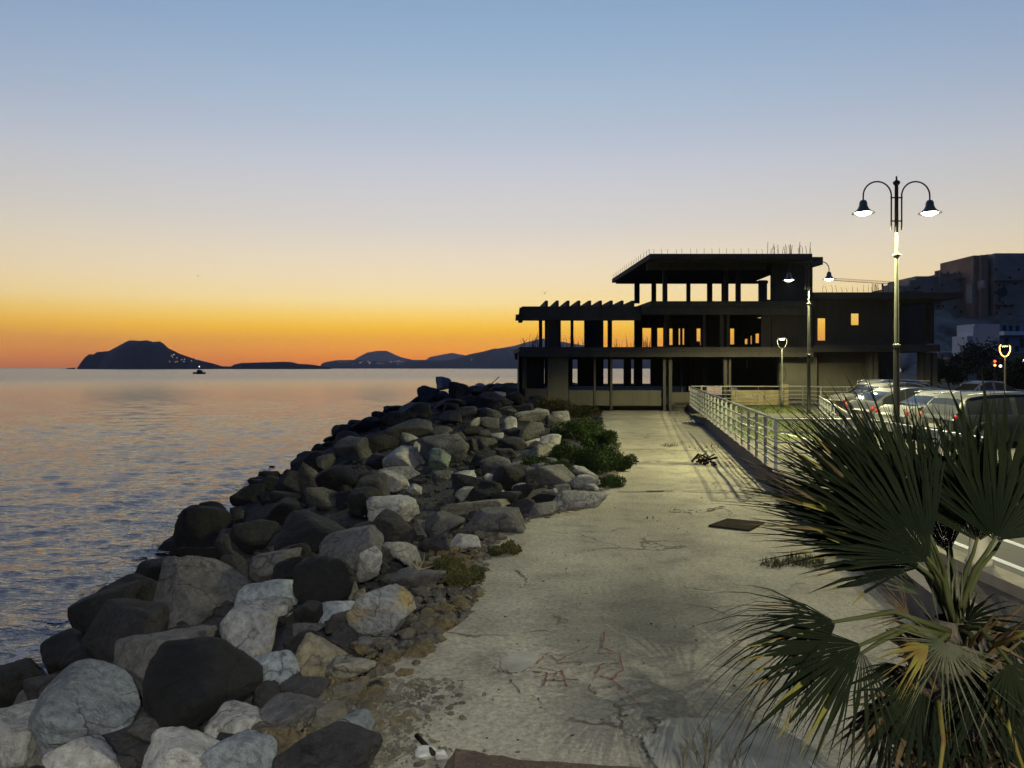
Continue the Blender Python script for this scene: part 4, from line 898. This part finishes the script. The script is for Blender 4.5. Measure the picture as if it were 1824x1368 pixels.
tree(X(1722,100),100,.3,(Z(622,100)-.3),2.4,4,'smaller dark tree left of the rounded tree')
tree(X(1793,60),60,.3,(Z(643,60)-.3),1.5,5,'low dark tree below the orange ring lamp',.2)
tree(X(1822,58),58,.3,(Z(640,58)-.3),1.3,6,'low dark tree at the right edge by the blue house',.2)
tree(X(1690,85),85,.3,(Z(642,85)-.3),2.2,8,'low dark tree under the harbour shed',.2)
tree(X(1770,75),75,.3,(Z(655,75)-.3),1.8,9,'squat dark tree between the traffic light and the rounded tree',.15)
# traffic light and small far lamps
tl = empty('traffic_light',(X(1773,55),55,.4)); tag(tl,'traffic light glowing red before the far trees','traffic light')
ch('post', MB().tube([(X(1773,55),55,.4),(X(1773,55),55,Z(652,55))],.05,8), M['pole_dark'], tl)
ch('housing', MB().box((X(1770.5,55),54.9,Z(652,55)),(X(1775.5,55),55.2,Z(640,55))), M['pole_dark'], tl)
for (py,m) in ((643.5,emit('red_signal',(1,.08,.03),5)),(650.5,emit('amber_signal',(1,.35,.08),5))): 
    s_=MB().lathe([(0,-.06),(.075,-.04),(.085,0),(0,.0)],14); s_.v=[(v[0]+X(1773,54.8),v[2]+54.86,v[1]+Z(py,54.8)) for v in s_.v]; ch('signal_lens', s_, m, tl)
def globe(px,py,D,r,mat,label,name='distant_lamp',group=None):
    v,f=ICO[2]; o=MB().add((v*r).tolist(),f).build(name,mat,None,True); o.location=P(px,py,D); return tag(o,label,'lamp',group)
bw = emit('distant_white_light',(1,.93,.8),3.5)
globe(1705,643,110,.16,bw,'small white lamp under the cliff left of the tree')
globe(1782,652,58,.10,bw,'small white lamp right beside the traffic light')
globe(1822,642,70,.14,bw,'small white lamp at the right edge above the low tree')
# tower crane jib behind
cr = empty('tower_crane',(X(1700,420),420,0)); tag(cr,'thin lattice jib of a distant tower crane above the right wing','crane')
jb=MB(); A0=P(1484,499.5,420); A1=P(1606,507.5,420); A2=P(1484,495.5,420); A3=P(1606,503,420)
jb.tube([A0,A1],.14,4); jb.tube([A2,A3],.09,4)
for k in range(31): 
    t0_=k/31; t1_=(k+.5)/31; t2_=(k+1)/31; jb.tube([A0.lerp(A1,t0_),A2.lerp(A3,t1_)],.06,3,False); jb.tube([A2.lerp(A3,t1_),A0.lerp(A1,t2_)],.06,3,False)
ch('jib', jb, M['rebar'], cr)
ch('mast', MB().box((X(1612,420),419,0),(X(1615,420),421,Z(506,420))), M['rebar'], cr); ch('trolley', MB().box((X(1571,420),419.5,Z(511,420)),(X(1573,420),420.5,Z(505,420))), M['rebar'], cr)
# ------------------------------------------------------------------ far coast
def ridge(name, prof, D, depth, mat, rough=1.0, y0=None, seed=0):
    pxs=np.linspace(prof[0][0],prof[-1][0],int(max(60,(prof[-1][0]-prof[0][0])*1.2))); tz=np.interp(pxs,[p[0] for p in prof],[p[1] for p in prof]); vs=[];fs=[]; m=15; hmax=Z(min(tz),D)-SEA
    for i,(px,py) in enumerate(zip(pxs,tz)):
        H_=Z(py,D)-SEA; 
        for j in range(m):
            t_=j/(m-1)*2-1; s_=1-abs(t_)**1.4; n_=1+.16*rough*noise.noise((px*.05,t_*3,seed))*(1 if abs(t_)>.05 else 0); dd=depth*max(.05,(Z(py,D)-SEA)/hmax); y=D+t_*dd/2
            tr=.012*rough*noise.noise((px*.45,seed,0))+.01*rough*noise.noise((px*1.3,seed,4)) if abs(t_)<.01 else 0
            vs.append(((px-CX)/F*D+noise.noise((t_*4,px*.03,seed))*dd*.02, y, SEA-1+(H_+1)*max(0,s_*n_ if abs(t_)>.05 else 1+tr)))
    for i in range(len(pxs)-1):
        for j in range(m-1): a=i*m+j; fs.append((a,a+m,a+m+1,a+1))
    return tag(MB().add(vs,fs).build(name, mat, None, True), kind='structure')
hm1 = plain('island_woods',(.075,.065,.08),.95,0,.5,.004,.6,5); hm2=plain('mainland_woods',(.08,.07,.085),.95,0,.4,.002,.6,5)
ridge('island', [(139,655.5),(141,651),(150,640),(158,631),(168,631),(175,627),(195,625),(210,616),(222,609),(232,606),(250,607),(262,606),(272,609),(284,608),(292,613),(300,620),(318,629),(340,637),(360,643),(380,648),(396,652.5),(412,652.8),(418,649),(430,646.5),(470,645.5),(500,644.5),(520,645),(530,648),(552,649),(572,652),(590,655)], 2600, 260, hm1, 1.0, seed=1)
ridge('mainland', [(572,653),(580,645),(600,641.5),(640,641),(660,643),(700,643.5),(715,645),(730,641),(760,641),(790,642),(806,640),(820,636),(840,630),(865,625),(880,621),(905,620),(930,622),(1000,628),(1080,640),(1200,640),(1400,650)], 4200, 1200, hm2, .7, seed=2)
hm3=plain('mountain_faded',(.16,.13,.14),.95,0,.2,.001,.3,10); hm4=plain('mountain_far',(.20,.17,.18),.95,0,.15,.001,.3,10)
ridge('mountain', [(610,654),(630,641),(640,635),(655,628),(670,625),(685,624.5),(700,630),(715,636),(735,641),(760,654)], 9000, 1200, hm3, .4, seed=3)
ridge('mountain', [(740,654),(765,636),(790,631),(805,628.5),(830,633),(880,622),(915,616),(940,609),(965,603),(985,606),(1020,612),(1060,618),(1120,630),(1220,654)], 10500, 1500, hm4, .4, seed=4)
tag(bpy.data.objects['island'], kind='structure')
# islet, boat, birds, shore lights
v,f = rockmesh(4, 55, rough=.12); o=MB().add((v*np.array([11,6,4.6])).tolist(),f).build('islet', M['rock_black'], None, True); o.location=(X(129,2500),2500,SEA); tag(o,'tiny dark rock islet off the left tip of the island','islet')
bt = empty('motor_boat',(X(355,560),560,SEA)); tag(bt,'small dark boat with mast and cabin on the open water','boat')
hull=MB(); st=[(-4.6,.2,1.5),(-3.5,1.1,1.3),(0,1.5,1.1),(3,1.2,1.3),(4.4,.9,1.4)]; vs=[]
for (x,w,zt) in st: vs+=[(x,-w,zt),(x,-w*.7,-.3),(x,w*.7,-.3),(x,w,zt)]
fs=[(i*4+j,i*4+4+j,i*4+5+j,i*4+1+j) for i in range(4) for j in range(3)]+[(i*4+3,i*4+7,i*4+4,i*4) for i in range(4)]+[(0,1,2,3),(19,18,17,16)]
dk=plain('boat_dark',(.03,.03,.035),.6); hull.add(vs,fs).build('hull',dk,bt)
MB().box((-1.6,-.9,1.1),(2.2,.9,2.5)).box((-1.2,-.7,2.5),(1.2,.7,3.1)).build('cabin',dk,bt); MB().tube([(0,0,3.1),(0,0,5.2)],.09,6).box((-.7,-.05,4.2),(.7,.05,4.35)).build('mast',dk,bt)
globe(355,653,559,.35,bw,'white masthead light on the small boat')
for (px,py,D,lab) in ((970,523,80,'small bird gliding above the pergola wing of the ruin'),(353,492,160,'tiny bird high over the island')):
    b=MB(); s_=.5 
    b.add([(-s_,0,.16),(-s_*.45,.05,.24),(0,.1,.06),(s_*.45,.05,.24),(s_,0,.16),(s_*.4,-.1,.2),(0,-.16,.0),(-s_*.4,-.1,.2)],[(0,1,7),(1,2,6,7),(2,3,5,6),(3,4,5)]); b.tube([(0,-.3,.02),(0,-.1,.03),(0,.2,.03),(0,.32,.04)],[.01,.05,.045,.01],6)
    o=b.build('bird',dk); o.location=P(px,py,D); tag(o,lab,'bird')
lr = np.random.RandomState(9)
def lights(n, fxy, D, r, label, group, s):
    m=emit('shore_light',(1,.85,.6),s)
    me=None
    for k in range(n):
        px,py=fxy(k)
        if me is None: o=globe(px,py,D,r,m,label,'shore_light',group); me=o.data
        else:
            c=o.copy(); col.objects.link(c); c.location=P(px,py,D)
        if me: pass
lights(14, lambda k:(lr.normal(315,20),lr.uniform(629,646)), 2420, .85, 'tiny house light on the right slope of the island', 'house lights on the island', 1.6)
lights(20, lambda k:(lr.uniform(600,720),lr.uniform(643,650)), 3900, 1.2, 'tiny light on the low shore left of the mountain foot', 'lights of the low mainland shore', 1.2)
lights(34, lambda k:(lr.uniform(830,925),650-abs(lr.normal(0,4))), 3900, 1.3, 'tiny harbour light at the foot of the hill left of the ruin', 'harbour lights by the ruin', 2.0)
# ------------------------------------------------------------------ fan palm
CR = P(1700,1118,3.05)
pr = np.random.RandomState(17)
pm = empty('fan_palm', (CR.x,CR.y,.4)); tag(pm,'big dark fan palm filling the lower right corner','palm')
def pch(name, mb, mat, parent=pm, smooth=False):
    o=mb.build(name,mat,None,smooth); o.parent=parent
    if parent is pm: o.matrix_parent_inverse=Matrix.Translation(-pm.location)
    return o
def fan(hub, tip, n=28, spread=75, join=.45, droop=.12, mat='palm', tips=None, width=1.0, seed=0, normal=None, curl=.0, stalk=True, tipfrac=.3, base=None):
    r_=np.random.RandomState(seed); a=(tip-hub); Rr=a.length; a.normalize()
    nrm=(normal if normal is not None else Vector((0,-1,.25))); nrm=(nrm-a*nrm.dot(a)).normalized(); b=nrm.cross(a).normalized()
    g=MB(); mi=[]; dth=2*R(spread)/n
    for k in range(n):
        th=-R(spread)+dth*(k+.5)+r_.normal(0,dth*.12); L=Rr*(1-.28*(th/R(spread))**2)*r_.uniform(.86,1.06)
        d=a*math.cos(th)+b*math.sin(th); sd=(b*math.cos(th)-a*math.sin(th)); jn=join*r_.uniform(.85,1.12); dr=droop*r_.uniform(.5,1.6); cl=r_.normal(0,.09); isy=(r_.choice([3,4,4]) if (tips and r_.rand()<tipfrac) else 0); oop=r_.normal(0,.16)
        S=[.02,.15,.3,jn,(jn+1)*.5,.85,1.0]; prev=None; pts=[]
        for s_ in S:
            w = L*s_*math.tan(dth*.52)*width if s_<=jn else L*jn*math.tan(dth*.52)*width*.86*max(0,1-((s_-jn)/(1-jn))**1.1)
            if s_>jn: w*= .95
            p=hub+d*L*s_+nrm*(curl*L*s_*s_+oop*L*max(0,s_-jn*.7))+sd*(cl*L*max(0,s_-jn))+Vector((0,0,-1))*dr*L*s_**2.4
            pts.append((p-sd*w, p-nrm*w*.55, p+sd*w))
        for i in range(len(S)-1):
            A,B=pts[i],pts[i+1]; g.add([A[0],A[1],A[2],B[0],B[1],B[2]],[(0,1,4,3),(1,2,5,4)]); mi+=[1 if (isy and i>=isy) else 0]*2
    fr=MB(); base = base or CR; mid=base.lerp(hub,.5)+Vector((0,0,.06)); nm='frond'
    e=pch('frond', g, M[mat])
    if tips: e.data.materials.append(M[tips]); e.data.polygons.foreach_set('material_index', mi)
    if stalk:
        fr.tube([base,base.lerp(mid,.6),mid,mid.lerp(hub,.6),hub+a*Rr*.03],[.016,.012,.010,.008,.006],6); o=fr.build('petiole', M['petiole'], None, True); o.parent=e
    return e
q=lambda px,py,D: P(px,py,D)
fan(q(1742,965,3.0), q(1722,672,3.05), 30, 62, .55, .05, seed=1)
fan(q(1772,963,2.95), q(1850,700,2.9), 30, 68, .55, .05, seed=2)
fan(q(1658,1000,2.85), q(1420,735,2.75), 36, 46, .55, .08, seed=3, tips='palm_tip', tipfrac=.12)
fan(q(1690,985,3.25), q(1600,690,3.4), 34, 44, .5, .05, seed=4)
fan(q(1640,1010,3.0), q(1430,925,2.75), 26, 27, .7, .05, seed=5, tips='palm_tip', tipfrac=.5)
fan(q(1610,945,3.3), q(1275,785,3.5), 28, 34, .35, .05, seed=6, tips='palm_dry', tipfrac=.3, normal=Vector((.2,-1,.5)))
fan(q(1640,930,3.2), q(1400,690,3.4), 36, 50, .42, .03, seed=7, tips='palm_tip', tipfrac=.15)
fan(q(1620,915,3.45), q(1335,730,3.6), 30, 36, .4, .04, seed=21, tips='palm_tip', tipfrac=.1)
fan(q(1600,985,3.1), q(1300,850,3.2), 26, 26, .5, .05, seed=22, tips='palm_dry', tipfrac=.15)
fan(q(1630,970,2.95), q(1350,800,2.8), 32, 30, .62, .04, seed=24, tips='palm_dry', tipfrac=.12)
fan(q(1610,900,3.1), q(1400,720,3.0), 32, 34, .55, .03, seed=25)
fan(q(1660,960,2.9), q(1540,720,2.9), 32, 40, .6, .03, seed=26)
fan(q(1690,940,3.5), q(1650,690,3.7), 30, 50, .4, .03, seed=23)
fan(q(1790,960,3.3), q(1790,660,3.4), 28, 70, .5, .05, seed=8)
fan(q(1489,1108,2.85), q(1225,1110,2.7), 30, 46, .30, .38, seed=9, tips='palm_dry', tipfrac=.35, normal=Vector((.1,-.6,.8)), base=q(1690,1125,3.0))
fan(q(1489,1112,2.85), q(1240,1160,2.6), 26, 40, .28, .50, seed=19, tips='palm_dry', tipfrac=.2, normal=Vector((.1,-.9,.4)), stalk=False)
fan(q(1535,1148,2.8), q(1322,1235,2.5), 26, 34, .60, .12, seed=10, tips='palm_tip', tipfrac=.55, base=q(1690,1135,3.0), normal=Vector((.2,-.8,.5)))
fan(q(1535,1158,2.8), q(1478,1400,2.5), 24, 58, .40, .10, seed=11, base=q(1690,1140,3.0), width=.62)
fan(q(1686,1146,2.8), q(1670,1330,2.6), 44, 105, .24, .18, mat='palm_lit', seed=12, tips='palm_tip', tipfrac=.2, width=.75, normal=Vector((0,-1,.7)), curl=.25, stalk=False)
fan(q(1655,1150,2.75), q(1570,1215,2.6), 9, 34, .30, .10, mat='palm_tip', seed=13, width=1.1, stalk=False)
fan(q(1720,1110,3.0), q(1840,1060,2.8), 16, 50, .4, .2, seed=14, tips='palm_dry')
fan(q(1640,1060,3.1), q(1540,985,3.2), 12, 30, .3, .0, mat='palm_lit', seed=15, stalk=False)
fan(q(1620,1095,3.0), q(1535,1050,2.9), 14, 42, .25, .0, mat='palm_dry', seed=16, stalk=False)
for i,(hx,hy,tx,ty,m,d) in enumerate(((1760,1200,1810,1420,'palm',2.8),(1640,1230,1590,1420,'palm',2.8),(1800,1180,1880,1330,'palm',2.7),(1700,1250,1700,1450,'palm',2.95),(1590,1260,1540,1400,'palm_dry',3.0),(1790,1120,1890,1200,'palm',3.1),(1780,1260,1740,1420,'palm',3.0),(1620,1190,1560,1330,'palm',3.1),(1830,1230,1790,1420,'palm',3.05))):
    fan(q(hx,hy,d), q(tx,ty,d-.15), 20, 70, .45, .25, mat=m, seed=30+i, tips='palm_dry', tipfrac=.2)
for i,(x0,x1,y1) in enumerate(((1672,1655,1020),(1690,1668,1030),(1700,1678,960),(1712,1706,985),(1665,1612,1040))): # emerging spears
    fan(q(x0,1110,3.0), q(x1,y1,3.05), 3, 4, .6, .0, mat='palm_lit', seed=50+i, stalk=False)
for i,(x0,y0,x1,y1) in enumerate(((1745,1190,1822,1368),(1672,1250,1672,1390),(1770,1150,1880,1100))):
    pch('dead_petiole', MB().tube([q(x0,y0,2.75),q((x0+x1)/2+8,(y0+y1)/2,2.65),q(x1,y1,2.6)],[.010,.009,.006],6), M['palm_tip'], smooth=True)
tk=MB(); prof=[(.16,.4)]+[(.15+.025*(k%2),.4+k*.06) for k in range(1,19)]+[(.06,CR.z+.03)]
tk.lathe(prof,16,(CR.x,CR.y+.02,0)); pch('trunk', tk, M['bark'])
hair=MB()
for k in range(260):
    a_=pr.rand()*6.28; z_=pr.uniform(.7,CR.z); p0=Vector((CR.x+.13*math.cos(a_),CR.y+.13*math.sin(a_),z_)); p1=p0+Vector((math.cos(a_)*.12,math.sin(a_)*.12,pr.uniform(-.05,.16))); hair.tube([p0,p1],[.014,.003],4)
pch('leaf_stubs', hair, M['palm_dry'])
# planter bed carrying the palm, below the frame
pb = MB().prism([(.9,1.2),(4.6,1.2),(4.6,4.1),(2.6,4.3),(1.15,3.7)], -.1,.42); tag(pb.build('planting_mound', M['soil']), kind='structure')

# ------------------------------------------------------------------ dusk haze over the water
hz = MB().box((-6800,-60,-4),(6800,11800,440)).build('haze', None); tag(hz, 'thin dusk haze over the bay', 'haze', kind='stuff')
hmz = bpy.data.materials.new('haze_air'); hmz.use_nodes=True; hn=hmz.node_tree.nodes; hl_=hmz.node_tree.links; hn.remove(hn['Principled BSDF'])
vp=hn.new('ShaderNodeVolumePrincipled'); vp.inputs['Color'].default_value=(.72,.76,.9,1); vp.inputs['Density'].default_value=HAZE; vp.inputs['Anisotropy'].default_value=.3
hl_.new(vp.outputs[0], hn['Material Output'].inputs['Volume']); hz.data.materials.append(hmz)
